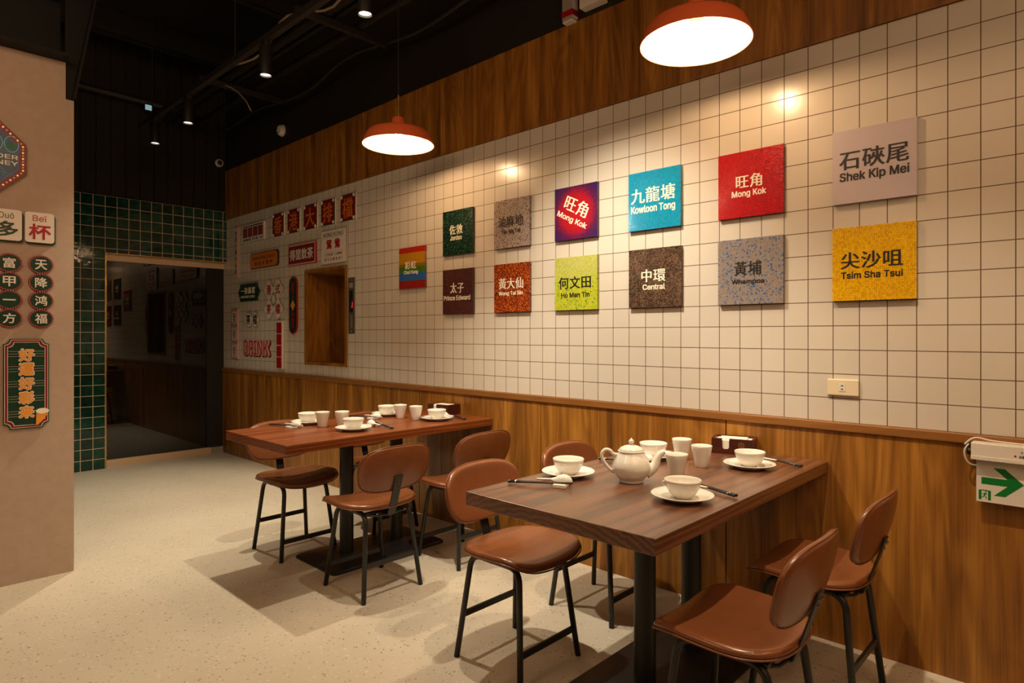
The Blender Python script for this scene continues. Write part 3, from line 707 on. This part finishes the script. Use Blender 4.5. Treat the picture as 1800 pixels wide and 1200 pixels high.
# call panel
t = thing('call_panel', 'narrow steel call panel with a black slot, right of the serving niche', 'panel', wallM(-4.248, 1.515))
part('plate', t, plain('brushed_steel', (.22, .20, .15, 1), .4, .7), lambda b: box(b, -.046, .046, -.228, .228, 0, .006, 0, .001)); part('display', t, M['ink'], lambda b: box(b, -.026, .024, -.055, .12, .006, .008))
part('display_digit', t, M['redled'], lambda b: prism(b, [(.004, -.02), (.022, -.015), (.024, .03), (.014, .028), (.012, .005)], .008, .0085))
for zc in (.21, -.21): part('screw', t, M['steel'], lambda b: lathe(b, [(0, .006), (.006, .006), (.005, .009), (0, .009)], 12, (0, zc, 0)))
part('call_button', t, M['grey'], lambda b: box(b, -.022, .022, .145, .185, .006, .009)); part('engraving', t, M['grey'], lambda b: (box(b, -.004, .0, -.18, -.08, .006, .0068), box(b, .010, .014, -.18, -.08, .006, .0068)))

# ------------------------------------------------------------------ socket and exit sign
t = thing('wall_socket', 'ivory wall socket plate on the tiles below the yellow sign', 'socket', wallM(-.56, 1.061))
part('plate', t, M['ivory'], lambda b: box(b, -.06, .06, -.034, .034, 0, .012, 0, .004)); part('insert', t, M['white'], lambda b: box(b, -.014, .010, -.016, .016, .012, .0135))
part('slot', t, M['ink'], lambda b: (box(b, -.006, .003, .005, .009, .0135, .0138), box(b, -.006, .003, -.009, -.005, .0135, .0138)))
t = thing('exit_sign', 'white emergency exit sign with a green arrow on the wood panelling', 'exit sign', wallM(-.12, .836, 0))
part('housing', t, M['white'], lambda b: (box(b, 0, .34, 0, .059, .02, .075, 0, .003), box(b, 0, .34, .0, .012, .02, .078)))
part('backplate', t, M['ink'], lambda b: box(b, -.018, .34, .01, .055, .012, .04, 0, .003))
part('clip', t, M['steel'], lambda b: lathe(b, [(0, .04), (.006, .04), (.004, .045), (0, .046)], 12, (-.009, .028, 0)))
pn = part('panel', t, M['white'], lambda b: box(b, .013, .32, -.152, 0, .044, .05))
AO = lambda L: [(x + .12, z - .836) for x, z in L]
part('arrow', t, M['exitgreen'], lambda b: prism(b, AO([(-.092, .772), (-.092, .748), (-.018, .748), (-.056, .711), (-.025, .711), (.027, .760), (-.025, .808), (-.058, .808), (-.018, .772)]), .05, .0506))
def f_man(b):
    prism(b, AO([(-.1, .692), (-.092, .692), (-.092, .726), (-.1, .726)]), .05, .0506); prism(b, AO([(-.073, .692), (-.065, .692), (-.065, .726), (-.073, .726)]), .05, .0506)
    prism(b, AO([(-.092, .724), (-.073, .724), (-.073, .727), (-.092, .727)]), .05, .0506)
    prism(b, [(x + .12, z - .836) for x, z in ell(-.0790, .7205, .0022, .0022, 12)], .05, .0507)
    for P in ([(-.0835, .716), (-.0795, .717), (-.0815, .708), (-.0855, .707)], [(-.0855, .708), (-.082, .708), (-.0765, .7005), (-.079, .694), (-.0805, .6945), (-.0790, .700)],
              [(-.086, .709), (-.084, .706), (-.0865, .700), (-.092, .700), (-.092, .702), (-.088, .702)], [(-.081, .716), (-.075, .7115), (-.076, .710), (-.082, .713)], [(-.084, .716), (-.0895, .714), (-.0905, .709), (-.089, .709), (-.088, .7128), (-.084, .714)]):
        prism(b, AO(P), .05, .0506)
part('running_figure', t, M['exitgreen'], f_man)
part('maker_mark', t, M['red'], lambda b: lathe(b, [(0, .075), (.0032, .075), (.0032, .0757), (0, .0757)], 16, (.125, .025, 0))); part('test_button', t, M['grey'], lambda b: lathe(b, [(0, .075), (.0036, .075), (.003, .077), (0, .077)], 16, (.143, .041, 0)))
text(t, '太陽牌', .148, .0245, .026, .009, .0753, M['blue'], .01, name='small_lettering')
CB = [(-.018, .05, .078), (0, .07, .07), (.02, .0765, .066), (.05, .071, .066), (.09, .068, .066), (.15, .067, .066), (.3, .066, .066)]
CB2 = [(-.009, .05, .05), (-.02, .03, .055), (-.021, .01, .055), (-.014, -.012, .053), (-.002, -.024, .048), (.018, -.026, .040), (.05, -.028, .038)]
def smoothp(P, n=5):
    P = [Vector(p) for p in P]; out = []
    for i in range(len(P) - 1):
        p0, p1, p2, p3 = P[max(i - 1, 0)], P[i], P[i + 1], P[min(i + 2, len(P) - 1)]
        for k in range(n):
            u = k / n; out.append(.5 * ((2 * p1) + (p2 - p0) * u + (2 * p0 - 5 * p1 + 4 * p2 - p3) * u * u + (3 * p1 - p0 - 3 * p2 + p3) * u ** 3))
    return out + [P[-1]]
part('cord', t, M['white'], lambda b: (tube(b, smoothp(CB), .0028, 8), tube(b, smoothp(CB2), .0028, 8)), True)

# ------------------------------------------------------------------ signs on the pink wall
PG = 'lucky signs on the pink wall'
t = thing('hexagon_sign', 'neon style hexagonal sign with bulbs round its rim, at left edge', 'sign', pinkM(-2.345, 2.182), PG)
HX = [(0, -.215), (.145, -.075), (.145, .075), (0, .215), (-.145, .075), (-.145, -.075)]
HX = [(-.145, -.075), (0, -.215), (.145, -.075), (.145, .075), (0, .215), (-.145, .075)]
sc_ = lambda P, f: [(x * f, y * f) for x, y in P]
part('rim', t, M['deepred'], lambda b: prism(b, HX, 0, .02)); part('face', t, M['blue'], lambda b: prism(b, sc_(HX, .82), .02, .0212)); part('face_band', t, M['purple'], lambda b: ring_prism(b, sc_(HX, .80), sc_(HX, .76), .0212, .0216))
bulb_on = glow('small_lit_bulb', (1.0, .55, .12, 1), .5); bulb_off = plain('small_bulb', (.8, .6, .45, 1), .3)
def rimbulbs(sel):
    def f(b):
        for i in range(6):
            (xa, ya), (xb, yb) = HX[i], HX[(i + 1) % 6]
            for j in range(9):
                if (j + i) % 2 != sel: continue
                u = (j + .5) / 9; x, y = (xa + (xb - xa) * u) * .91, (ya + (yb - ya) * u) * .91
                lathe(b, [(0, .020), (.0048, .020), (.004, .0235), (0, .025)], 8, (x, y, 0))
    return f
part('rim_bulbs', t, bulb_on, rimbulbs(0)); part('unlit_bulbs', t, bulb_off, rimbulbs(1))
for cx, mat_, P in ((.02, 'yellow', [(-.02, -.03), (.02, -.03), (.012, .0), (.004, .03), (-.002, .002), (-.012, .018)]), (.085, 'exitgreen', [(-.018, -.02), (.016, -.022), (.014, .0), (.006, -.006), (-.002, .014), (-.012, .01)])):
    part('badge_ring', t, M['cyan'], lambda b: ring_prism(b, ell(cx, .065, .031, .042, 24), ell(cx, .065, .027, .038, 24), .0212, .0226)); part('badge_icon', t, M[mat_], lambda b: prism(b, [(cx + x, .065 + y * .9) for x, y in P], .0212, .0222))
text(t, 'DER', .068, .0, .088, .022, .0214, M['cream'], .01); text(t, 'NEY', .068, -.032, .088, .022, .0214, M['cream'], .01)
part('neon_lines', t, M['cyan'], lambda b: (tube(b, [(-.10, .03, .022), (.11, .022, .022)], .0012, 6), tube(b, [(.04, -.055, .022), (.058, -.075, .022), (.05, -.095, .022), (.075, -.10, .022)], .0014, 6), tube(b, [(0, -.06, .022), (.015, -.08, .022), (.004, -.1, .022)], .0014, 6), tube(b, [(-.06, -.065, .022), (.10, -.092, .022)], .001, 6)))
for yc, py, zh, mat_, lab in ((-2.281, 'Duō', '多', 'dgreen', 'white game tile sign with a green character, left of its red twin'), (-2.144, 'Beī', '杯', 'red', 'white game tile sign with a red character on the pink wall')):
    t = thing('game_tile_sign', lab, 'sign', pinkM(yc, 1.836), PG)
    part('back_block', t, M['dgreen'], lambda b: prism(b, rrect(.006, -.006, .128, .158, .014), 0, .014)); part('face_block', t, M['signwhite'], lambda b: prism(b, rrect(0, 0, .124, .156, .014), .014, .03))
    text(t, py, 0, .047, .06, .03, .0302, M[mat_] if mat_ == 'red' else M['dgreen'], .0, name='latin_lettering'); text(t, zh, 0, -.022, .094, .08, .0302, M[mat_], .02, name='chinese_lettering')
for yc, chars, lab in ((-2.136, '天降鸿福', 'column of four dark green ovals at the edge of the pink wall'), (-2.268, '富甲一方', 'column of four dark green ovals cut by the left photo edge')):
    t = thing('oval_sign', lab, 'sign', pinkM(yc, 1.504), PG)
    for i, ch in enumerate(chars):
        cz = .141 - i * .094; dz = .0004 * (i % 2)
        pl = part('oval_plate', t, M['deepred'], lambda b: prism(b, ell(0, cz, .0535, .0485), 0, .012 + dz))
        part('oval_face', pl, M['dgreen'], lambda b: prism(b, ell(0, cz, .0455, .0405), .012 + dz, .0132 + dz))
        def beads(b):
            for k in range(30):
                a = 2 * PI * k / 30; lathe(b, [(0, .012), (.0022, .012), (.0016, .0145), (0, .015)], 6, (.0495 * math.cos(a), cz + .0445 * math.sin(a), dz))
        part('oval_beads', pl, M['pinkwhite'], beads)
        text(pl, ch, 0, cz, .052, .052 if ch != '一' else .007, .0134 + dz, M['signwhite'], .014)
t = thing('signboard', 'tall green signboard with five orange characters and a frothy mug', 'sign', pinkM(-2.197, 1.026), PG)
W, H = .19, .462
part('board', t, M['dgreen'], lambda b: prism(b, notched(0, 0, W, H, .026), 0, .012)); part('outer_line', t, M['signwhite'], lambda b: ring_prism(b, notched(0, 0, W * .955, H * .98, .026), notched(0, 0, W * .93, H * .97, .026), .012, .0126))
part('red_frame', t, M['deepred'], lambda b: ring_prism(b, notched(0, 0, W * .92, H * .965, .026), notched(0, 0, W * .83, H * .93, .026), .012, .0128)); part('inner_line', t, M['signwhite'], lambda b: ring_prism(b, notched(0, 0, W * .83, H * .93, .026), notched(0, 0, W * .805, H * .92, .026), .012, .0127))
def f_str(b):
    for i in range(5):
        z = .158 - i * .077
        for q in (.009, -.004, -.017): box(b, -W * .40, W * .40, z + q - .001, z + q + .001, .012, .0126)
part('stripe', t, M['grey'], f_str)
for i, ch in enumerate('好運好彩来'):
    zc = .148 - i * .0735
    text(t, ch, .0, zc, .070, .070, .0128, M['signwhite'], .085, name='character_outline'); text(t, ch, .0, zc, .062, .062, .0140, M['amber'], .03, name='character')
part('mug', t, M['amber'], lambda b: prism(b, [(.040, -.155), (.088, -.163), (.062, -.20), (.044, -.216), (.038, -.218)], .012, .0215)); part('froth', t, M['cream'], lambda b: prism(b, [(.066 + .028 * math.cos(a * PI / 12) * (1 + .06 * math.sin(3 * a)), -.146 + .014 * math.sin(a * PI / 12)) for a in range(24)], .012, .0225))

# ------------------------------------------------------------------ tables
ZTAB = .75
def table(cx, wd, mat, label):
    t = thing('dining_table', label, 'table', loc=(cx, -.70, 0), group='pair of wooden restaurant tables')
    part('tabletop', t, mat, lambda b: box(b, -wd / 2, wd / 2, -.70, .684, ZTAB - .046, ZTAB, 0, .0022))
    for cy in (-.157, .191): part('column', t, M['metal'], lambda b: lathe(b, [(0, .03), (.039, .03), (.039, ZTAB - .052), (.0, ZTAB - .052)], 32, (0, cy, 0)), 40)
    part('top_plate', t, M['metal'], lambda b: box(b, -.18, .18, -.28, .31, ZTAB - .052, ZTAB - .046))
    def f_base(b):
        pr = [(.215, .385, .0), (.215, .385, .010), (.205, .375, .018), (.13, .30, .028), (.05, .24, .031)]
        rs = [[b.verts.new((x, y + .017, z)) for x, y in rrect(0, 0, a * 2, c * 2, .03, 5)] for a, c, z in pr]
        for p, q in zip(rs, rs[1:]):
            for k in range(len(p)): b.faces.new((p[k], p[(k + 1) % len(p)], q[(k + 1) % len(p)], q[k]))
        b.faces.new(rs[0][::-1]); b.faces.new(rs[-1])
    part('base_plate', t, M['metal'], f_base)
table(-.978, .728, M['tabled'], 'near dark brown wooden table on two black columns')
table(-2.950, .690, M['tabler'], 'far red-brown wooden table on two black columns')

# ------------------------------------------------------------------ chairs
def seat_outline(a):
    c, s = math.cos(a), math.sin(a)
    n = 4.6 if c > 0 else 3.0
    r = 1 / ((abs(c) ** n + abs(s) ** n) ** (1 / n))
    x, y = r * c * (.205 if c > 0 else .172), r * s * .212
    if x < 0: y *= 1 - .10 * (x / -.172) ** 2
    return x, y
def seat_h(x, y):
    q = max(0, (x - .10) / .105); back = max(0, (-x - .08) / .125)
    return .026 * (y / .21) ** 2 * (.75 + 1.2 * x) - .026 * q * q - .006 * (1 - (x / .2) ** 2) + .006 * back
def back_outline(a):
    c, s = math.cos(a), math.sin(a)          # c along width, s up
    n = 3.0 if s > 0 else 3.7
    r = 1 / ((abs(c) ** n + abs(s) ** n) ** (1 / n))
    return r * c * .212 * (1 - .13 * max(0, -s) ** 1.5), r * s * .117
def pad(bm, outline, mapf, thick, seg=96, rings=7):
    """closed cushion: profile goes round from the centre of one face to the centre of the other"""
    prof = []
    for i in range(rings + 1): prof.append((i / rings * .90, 1.0 - .10 * (i / rings) ** 4))
    for i in range(1, 8):
        b = PI / 2 - PI * i / 8; prof.append((.90 + .10 * math.cos(b), .90 * math.sin(b)))
    for i in range(rings, -1, -1): prof.append((i / rings * .90, -(1.0 - .10 * (i / rings) ** 4)))
    rs = []
    for r, h in prof:
        if r < 1e-6: rs.append([bm.verts.new(mapf(0, 0, h * thick / 2))]); continue
        rs.append([bm.verts.new(mapf(*[v * r for v in outline(2 * PI * k / seg)], h * thick / 2)) for k in range(seg)])
    for a, b in zip(rs, rs[1:]):
        for k in range(seg):
            if len(a) == 1: bm.faces.new((a[0], b[k], b[(k + 1) % seg]))
            elif len(b) == 1: bm.faces.new((a[k], a[(k + 1) % seg], b[0]))
            else: bm.faces.new((a[k], a[(k + 1) % seg], b[(k + 1) % seg], b[k]))
ZS = .438; TILT = math.radians(14)
def seat_map(x, y, h): return (x + .0, y, ZS + seat_h(x, y) + h)
def back_map(u, v, h):     # u along width, v up, h towards the sitter (+x)
    x = h + .75 * u * u + .012 * (v / .12) ** 2
    return (-.212 + x * math.cos(TILT) - v * math.sin(TILT), u, .628 + v * math.cos(TILT) + x * math.sin(TILT) * .0)
def arc_pts(p0, corner, p1, rad, n=6):
    p0, c, p1 = Vector(p0), Vector(corner), Vector(p1); d0 = (p0 - c).normalized(); d1 = (p1 - c).normalized()
    a, b = c + d0 * rad, c + d1 * rad; out = [p0]
    for i in range(n + 1):
        u = i / n; out.append((1 - u) ** 2 * a + 2 * u * (1 - u) * c + u * u * b)
    return out + [p1]
def make_chair():
    t = thing('dining_chair', '', 'chair', loc=(0, 0, 0), group='brown leather chairs round the tables')
    st = part('seat', t, M['leather'], lambda b: pad(b, seat_outline, seat_map, .034), True)
    part('piping', st, M['leather'], lambda b: tube(b, [seat_map(*[v * 1.004 for v in seat_outline(2 * PI * k / 96)], -.009) for k in range(97)], .0030, 6, False), True)
    bk = part('backrest', t, M['leather'], lambda b: pad(b, back_outline, back_map, .030), True)
    part('piping', bk, M['leather'], lambda b: tube(b, [back_map(*[v * 1.004 for v in back_outline(2 * PI * k / 96)], -.007) for k in range(97)], .0027, 6, False), True)
    def f_br(b):
        P = [(-.08, .386), (-.148, .386), (-.157, .392), (-.178, .45), (-.209, .545), (-.2235, .592)]
        w2 = .0225; th = .005
        rs = []
        for i, (x, z) in enumerate(P):
            d = (Vector(P[min(i + 1, len(P) - 1)]) - Vector(P[max(i - 1, 0)])).normalized(); nx, nz = -d.y, d.x
            rs.append([b.verts.new(q) for q in ((x, -w2, z), (x, w2, z), (x + nx * -th, w2, z + nz * -th), (x + nx * -th, -w2, z + nz * -th))])
        for a, c in zip(rs, rs[1:]):
            for k in range(4): b.faces.new((a[k], a[(k + 1) % 4], c[(k + 1) % 4], c[k]))
        b.faces.new(rs[0][::-1]); b.faces.new(rs[-1])
    br = part('back_bracket', t, M['metal'], f_br)
    for (yy, fz) in ((-.010, .574), (.010, .574), (0, .553)):
        fx = -.209 + (fz - .545) * (-.0145 / .047)
        part('bolt', br, M['steel'], lambda b: tube(b, [(fx + .002, yy, fz), (fx - .0075, yy, fz)], .0035, 8))
    for sx in (-1, 1):
        for sy in (-1, 1):
            foot = (sx * .172, sy * .170, 0); cor = (sx * .128, sy * .128, .408)
            part('leg', t, M['metal'], lambda b: tube(b, arc_pts(foot, cor, (0, sy * .128, .408), .055, 7), .0118, 12), True)
    for sx, z in ((-1, .168), (1, .108)):
        k = z / .408; x = sx * (.172 - .044 * k); y = .170 - .042 * k
        part('stretcher', t, M['metal'], lambda b: box(b, x - .0055, x + .0055, -y, y, z - .0125, z + .0125, 0, .002))
    part('cross_bar', t, M['metal'], lambda b: box(b, -.13, -.10, -.128, .128, .402, .412)); part('cross_bar', t, M['metal'], lambda b: box(b, .09, .12, -.128, .128, .402, .412))
    part('mount_loop', t, M['metal'], lambda b: (tube(b, [(-.11, -.128, .402), (-.140, -.075, .395), (-.146, 0, .393), (-.140, .075, .395), (-.11, .128, .402)], .006, 8)))
    return t
def copy_tree(o, parent=None):
    c = o.copy(); COL.objects.link(c)
    if parent is not None: c.parent = parent
    for ch in list(o.children): copy_tree(ch, c)
    return c
CH = [(-1.475, -.998, 0, 'brown leather chair at the near table, outer left, its whole seat showing'),
      (-1.510, -.372, 0, 'brown leather chair behind the near table\'s left side, by the wall'),
      (-.540, -1.050, PI, 'brown leather chair in the right foreground, outer right of the near table'),
      (-.530, -.415, PI, 'brown leather chair at right between near table and wood panelling'),
      (-2.497, -.984, PI, 'brown leather chair with its back to us at the far table, bracket showing'),
      (-2.495, -.385, PI, 'brown leather chair at the far table, right side by the wall'),
      (-3.302, -.992, 0, 'brown leather chair at the far table\'s outer left, under the corner'),
      (-3.300, -.380, 0, 'brown leather chair mostly hidden behind the far table, by the wall')]
ch0 = make_chair()
for i, (x, y, a, lab) in enumerate(CH):
    c = ch0 if i == 0 else copy_tree(ch0)
    c.location = (x, y, 0); c.rotation_euler = (0, 0, a); c['label'] = lab

# ------------------------------------------------------------------ tableware
cer = M['ceramic']
def mk_plate():
    bm = bmesh.new(); lathe(bm, [(0, .004), (.052, .004), (.055, .0), (.058, .0), (.060, .004), (.085, .013), (.098, .018), (.0995, .0195), (.098, .021), (.084, .0165), (.060, .0085), (.055, .0075), (0, .0075)], 56)
    return finish('plate', bm, cer, None, True)
def mk_bowl():
    fl = lambda i, a: (.012 * math.cos(40 * a) if 2 <= i <= 5 else 0)
    bm = bmesh.new(); lathe(bm, [(0, .0), (.026, .0), (.028, .004), (.040, .014), (.051, .032), (.0565, .05), (.0585, .058), (.0575, .0592), (.0555, .058), (.0535, .05), (.048, .032), (.037, .016), (.02, .0075), (0, .0065)], 120, flute=fl)
    return finish('soup_bowl', bm, cer, None, True)
def mk_cup():
    fl = lambda i, a: (.012 * math.cos(36 * a) if 2 <= i <= 5 else 0)
    bm = bmesh.new(); lathe(bm, [(0, .0), (.024, .0), (.0255, .003), (.030, .028), (.0355, .055), (.0395, .074), (.041, .084), (.0408, .0858), (.0392, .085), (.037, .074), (.033, .054), (.027, .024), (.022, .008), (0, .007)], 108, flute=fl)
    return finish('tea_cup', bm, cer, None, True)
def mk_stick():
    t = bpy.data.objects.new('chopstick', None); COL.objects.link(t); t.empty_display_size = .02
    part('stick', t, M['ink'], lambda b: tube(b, [(-.115, 0, .0), (.06, 0, .0), (.115, 0, .0)], .003, 8, radii=[.0022, .0036, .0042]), True)
    part('silver_ring', t, M['steel'], lambda b: tube(b, [(.088, 0, 0), (.092, 0, 0)], .0046, 10)); part('end_cap', t, M['ink'], lambda b: tube(b, [(.112, 0, 0), (.118, 0, 0)], .0048, 10))
    return t
def mk_rest():
    bm = bmesh.new(); box(bm, -.044, .044, -.023, .023, 0, .014, 0, .003)
    return finish('chopstick_rest', bm, cer, None, 40)
def mk_spoon():
    """Chinese soup spoon lying bowl side down-turned: local +x is the bowl end, handle runs to -x"""
    bm = bmesh.new(); rs = []
    n = 16
    st = [(-.085, .0065, .0105), (-.06, .0060, .010), (-.035, .0070, .011), (-.018, .012, .0165), (-.004, .0185, .024), (.012, .0215, .0275), (.028, .019, .023), (.038, .011, .013), (.0415, .002, .006)]
    for x, wdt, h in st:
        rs.append([bm.verts.new((x, wdt * math.cos(PI * k / n), h * math.sin(PI * k / n) ** .8 if x > -.03 else .004 + h * .45 + .003 * math.sin(PI * k / n))) for k in range(n + 1)])
    for a, b in zip(rs, rs[1:]):
        for k in range(n): bm.faces.new((a[k], a[k + 1], b[k + 1], b[k]))
    ext = bmesh.ops.extrude_face_region(bm, geom=list(bm.faces))
    for v in [g for g in ext['geom'] if isinstance(g, bmesh.types.BMVert)]: v.co.z -= .003; v.co.y *= .9
    return finish('soup_spoon', bm, cer, None, True)
def place(src, first, loc, rz, label, cat, group, rx=0, ry=0):
    o = src if first else copy_tree(src)
    o.location = loc; o.rotation_euler = (rx, ry, rz)
    return tag(o, label, cat, group)
ZP = ZTAB
plates = [(-1.236, -.975, 'near table\'s left front corner', 'n'), (-.757, -.992, 'near table\'s front, nearest the viewer', 'n'), (-.802, -.365, 'near table\'s right back by the box', 'n'), (-1.185, -.455, 'near table, behind the teapot', 'n'),
          (-3.212, -.952, 'far table\'s left end', 'f'), (-2.802, -.905, 'far table\'s front middle', 'f'), (-3.192, -.405, 'far table\'s back left by the wall', 'f'), (-2.786, -.322, 'far table\'s right end by the box', 'f')]
P0, B0 = mk_plate(), mk_bowl()
for i, (x, y, wh, tb) in enumerate(plates):
    place(P0, i == 0, (x, y, ZP), random.random(), 'white ceramic plate under a bowl at the ' + wh, 'plate', 'white plates on the tables')
    b = place(B0, i == 0, (x + .004, y - .004, ZP + .0075), random.random(), 'fluted white bowl on the plate at the ' + wh, 'bowl', 'white bowls on the tables')
    if i == 1:
        pass
# the front bowl has a tiny loop handle
hb = [o for o in COL.objects if o.name.startswith('soup_bowl') and abs(o.location.x + .753) < .01][0]; hb.rotation_euler = (0, 0, 0)
part('loop_handle', hb, cer, lambda b: tube(b, [(-.0555 * .726 - .0 , -.0555 * .688, .054), (-.064 * .726, -.064 * .688, .053), (-.066 * .726, -.066 * .688, .046), (-.062 * .726, -.062 * .688, .041), (-.0515 * .726, -.0515 * .688, .039)], .0025, 8), True)
cups = [(-.931, -.712, 'fluted white tea cup nearest the teapot spout on the near table'), (-.948, -.480, 'fluted white tea cup rightmost of three on the near table'), (-1.085, -.388, 'fluted white tea cup rearmost of three on the near table'),
        (-3.047, -.955, 'white tea cup beside the left bowl on the far table'), (-2.985, -.865, 'white tea cup behind the front bowl on the far table'), (-3.022, -.424, 'white tea cup beside the back bowl on the far table'), (-2.892, -.402, 'white tea cup left of the right bowl on the far table')]
C0 = mk_cup()
for i, (x, y, lab) in enumerate(cups): place(C0, i == 0, (x, y, ZP), random.random() * 3, lab, 'cup', 'white tea cups on the tables')
# chopsticks (pairs), rests, spoons:  handle end -> tip
sets = [((-1.310, -1.215), (-1.105, -1.120), 'near table\'s left front', True), ((-1.315, -.655), (-1.10, -.60), 'near table, behind the teapot', True), ((-.640, -.858), (-.865, -.800), 'near table\'s front, right of the bowl', True), ((-.648, -.232), (-.875, -.175), 'near table\'s right edge', True),
        ((-3.300, -1.140), (-3.080, -1.105), 'far table\'s left end', True), ((-3.285, -.612), (-3.07, -.575), 'far table, in front of the back bowl', True), ((-2.665, -.748), (-2.885, -.71), 'far table\'s front edge', True), ((-2.655, -.210), (-2.875, -.165), 'far table\'s right end', True)]
K0, R0, Q0 = mk_stick(), mk_rest(), mk_spoon()
first = True; nr = 0
for i, (h, tp, wh, has) in enumerate(sets):
    d = Vector((tp[0] - h[0], tp[1] - h[1], 0)).normalized(); a = math.atan2(-d.y, -d.x); nrm = Vector((-d.y, d.x, 0))
    mid = (Vector((h[0], h[1], 0)) + Vector((tp[0], tp[1], 0))) / 2
    rest_c = Vector((h[0], h[1], 0)) + d * .185
    for s in (-1, 1):
        c = mid + nrm * (.0055 * s) + Vector((0, 0, ZP + .0128))
        place(K0, first, c, a, 'black chopstick, one of the pair at the ' + wh, 'chopstick', 'chopstick pair at the ' + wh, ry=math.radians(2.2)); first = False
    sgn = 1 if d.x > 0 else 1
    side = nrm if nrm.y > 0 else -nrm
    side = side if d.x > 0 else -side
    rc = rest_c + side * .022
    ra = a + PI / 2
    place(R0, nr == 0, (rc.x, rc.y, ZP), ra, 'white ceramic chopstick rest at the ' + wh, 'chopstick rest', 'white chopstick rests')
    sc = rest_c + side * .036 - d * .008
    place(Q0, nr == 0, (sc.x, sc.y, ZP + .0112), math.atan2(d.y, d.x) + .12, 'white soup spoon on the rest at the ' + wh, 'spoon', 'white soup spoons', ry=math.radians(-1.0)); nr += 1
# teapot
tp = thing('teapot', 'glossy white teapot on the near table', 'teapot', loc=(-1.012, -.893, ZP), rotz=TH)
part('body', tp, cer, lambda b: lathe(b, [(0, .0), (.040, .0), (.043, .002), (.042, .008), (.050, .016), (.062, .030), (.0685, .047), (.068, .062), (.061, .080), (.052, .096), (.047, .105), (.046, .110), (.048, .112), (.046, .113), (0, .113)], 48), 60)
ld = part('lid', tp, cer, lambda b: lathe(b, [(.045, .1125), (.0455, .115), (.038, .123), (.025, .129), (.012, .132), (.0, .133)], 40), True)
part('knob', ld, cer, lambda b: lathe(b, [(.009, .131), (.0065, .135), (.0095, .140), (.0105, .145), (.0075, .150), (.003, .154), (.0, .158)], 20), True)
SPT = smoothp([(.052, 0, .034), (.072, 0, .044), (.086, 0, .062), (.094, 0, .084), (.106, 0, .101), (.120, 0, .108)], 4)
part('spout', tp, cer, lambda b: tube(b, SPT, .01, 16, True, [.024 - .0155 * (i / (len(SPT) - 1)) ** .75 for i in range(len(SPT))]), True)
HND = smoothp([(-.046, 0, .096), (-.066, 0, .101), (-.076, 0, .112), (-.092, 0, .116), (-.104, 0, .106), (-.106, 0, .09), (-.096, 0, .068), (-.080, 0, .048), (-.062, 0, .034)], 4)
part('handle', tp, cer, lambda b: tube(b, HND, .0062, 12), True)
# tissue boxes
def tissue(x, y, a, label):
    t = thing('tissue_box', label, 'tissue box', loc=(x, y, ZP), rotz=a, group='wooden tissue boxes on the tables')
    L_, D_, H_ = .18, .12, .068; w_ = .012
    def f(b):
        box(b, -L_ / 2, L_ / 2, D_ / 2 - w_, D_ / 2, 0, H_); box(b, -L_ / 2, -L_ / 2 + w_, -D_ / 2, D_ / 2 - w_, 0, H_); box(b, L_ / 2 - w_, L_ / 2, -D_ / 2, D_ / 2 - w_, 0, H_)
        # front with a round-bottomed notch
        nx, nw, nb = -.030, .016, .020
        P = [(-L_ / 2 + w_, 0), (L_ / 2 - w_, 0), (L_ / 2 - w_, H_), (nx + nw, H_), (nx + nw, nb + nw)] + [(nx + nw * math.cos(q), nb + nw + nw * math.sin(q)) for q in [-PI * k / 10 for k in range(1, 10)]] + [(nx - nw, nb + nw), (nx - nw, H_), (-L_ / 2 + w_, H_)]
        a_ = [b.verts.new((px, -D_ / 2, pz)) for px, pz in P]; c_2 = [b.verts.new((px, -D_ / 2 + w_, pz)) for px, pz in P]
        b.faces.new(a_); b.faces.new(c_2[::-1])
        for i in range(len(P)): b.faces.new((a_[i], a_[(i + 1) % len(P)], c_2[(i + 1) % len(P)], c_2[i]))
        box(b, -L_ / 2 + w_, L_ / 2 - w_, -D_ / 2 + w_, D_ / 2 - w_, 0, .006)
    part('box', t, M['boxw'], f)
    part('crest', t, M['gold'], lambda b: ([prism_xz(b, ell(.036, .043, .013, .013, 24), ell(.036, .043, .0115, .0115, 24), -D_ / 2 - .0006)], [prism_xz(b, ell(.036, .043, .008, .008, 16), ell(.036, .043, .0068, .0068, 16), -D_ / 2 - .0006)], box(b, .0352, .0368, -D_ / 2 - .0006, -D_ / 2, .036, .050)))
    bm = bmesh.new(); add_text(bm, '九龍冰室', .036, .019, .040, .009, 0, .01)
    o = finish('lettering', bm, M['gold'], t); o.matrix_local = Matrix(((1, 0, 0, 0), (0, 0, -1, -D_ / 2 - .0006), (0, 1, 0, 0), (0, 0, 0, 1)))
    return t
def prism_xz(b, o_, i_, y):
    n = len(o_); A = [b.verts.new((x, y, z)) for x, z in o_]; B = [b.verts.new((x, y, z)) for x, z in i_]
    for k in range(n): b.faces.new((A[k], A[(k + 1) % n], B[(k + 1) % n], B[k]))
def napkins(x, y, a, label):
    bm = bmesh.new()
    for i in range(8): box(bm, -.076, .076, -.046, .046, .0065 + i * .0068, .0065 + i * .0068 + .006)
    box(bm, -.044, -.016, -.054, .0, .022, .060); box(bm, -.060, .055, -.03, .042, .061, .066)
    o = finish('paper_napkins', bm, M['paper']); o.location = (x, y, ZP); o.rotation_euler = (0, 0, a); tag(o, label, 'napkins', 'napkins in the wooden boxes')
a = math.radians(17)
tissue(-.985, -.093, a, 'dark red wooden tissue box on the near table against the wall'); napkins(-.985, -.093, a, 'white paper napkins in the near table\'s wooden box')
a = math.radians(8)
tissue(-2.985, -.095, a, 'dark red wooden tissue box on the far table against the wall'); napkins(-2.985, -.095, a, 'white paper napkins in the far table\'s wooden box')
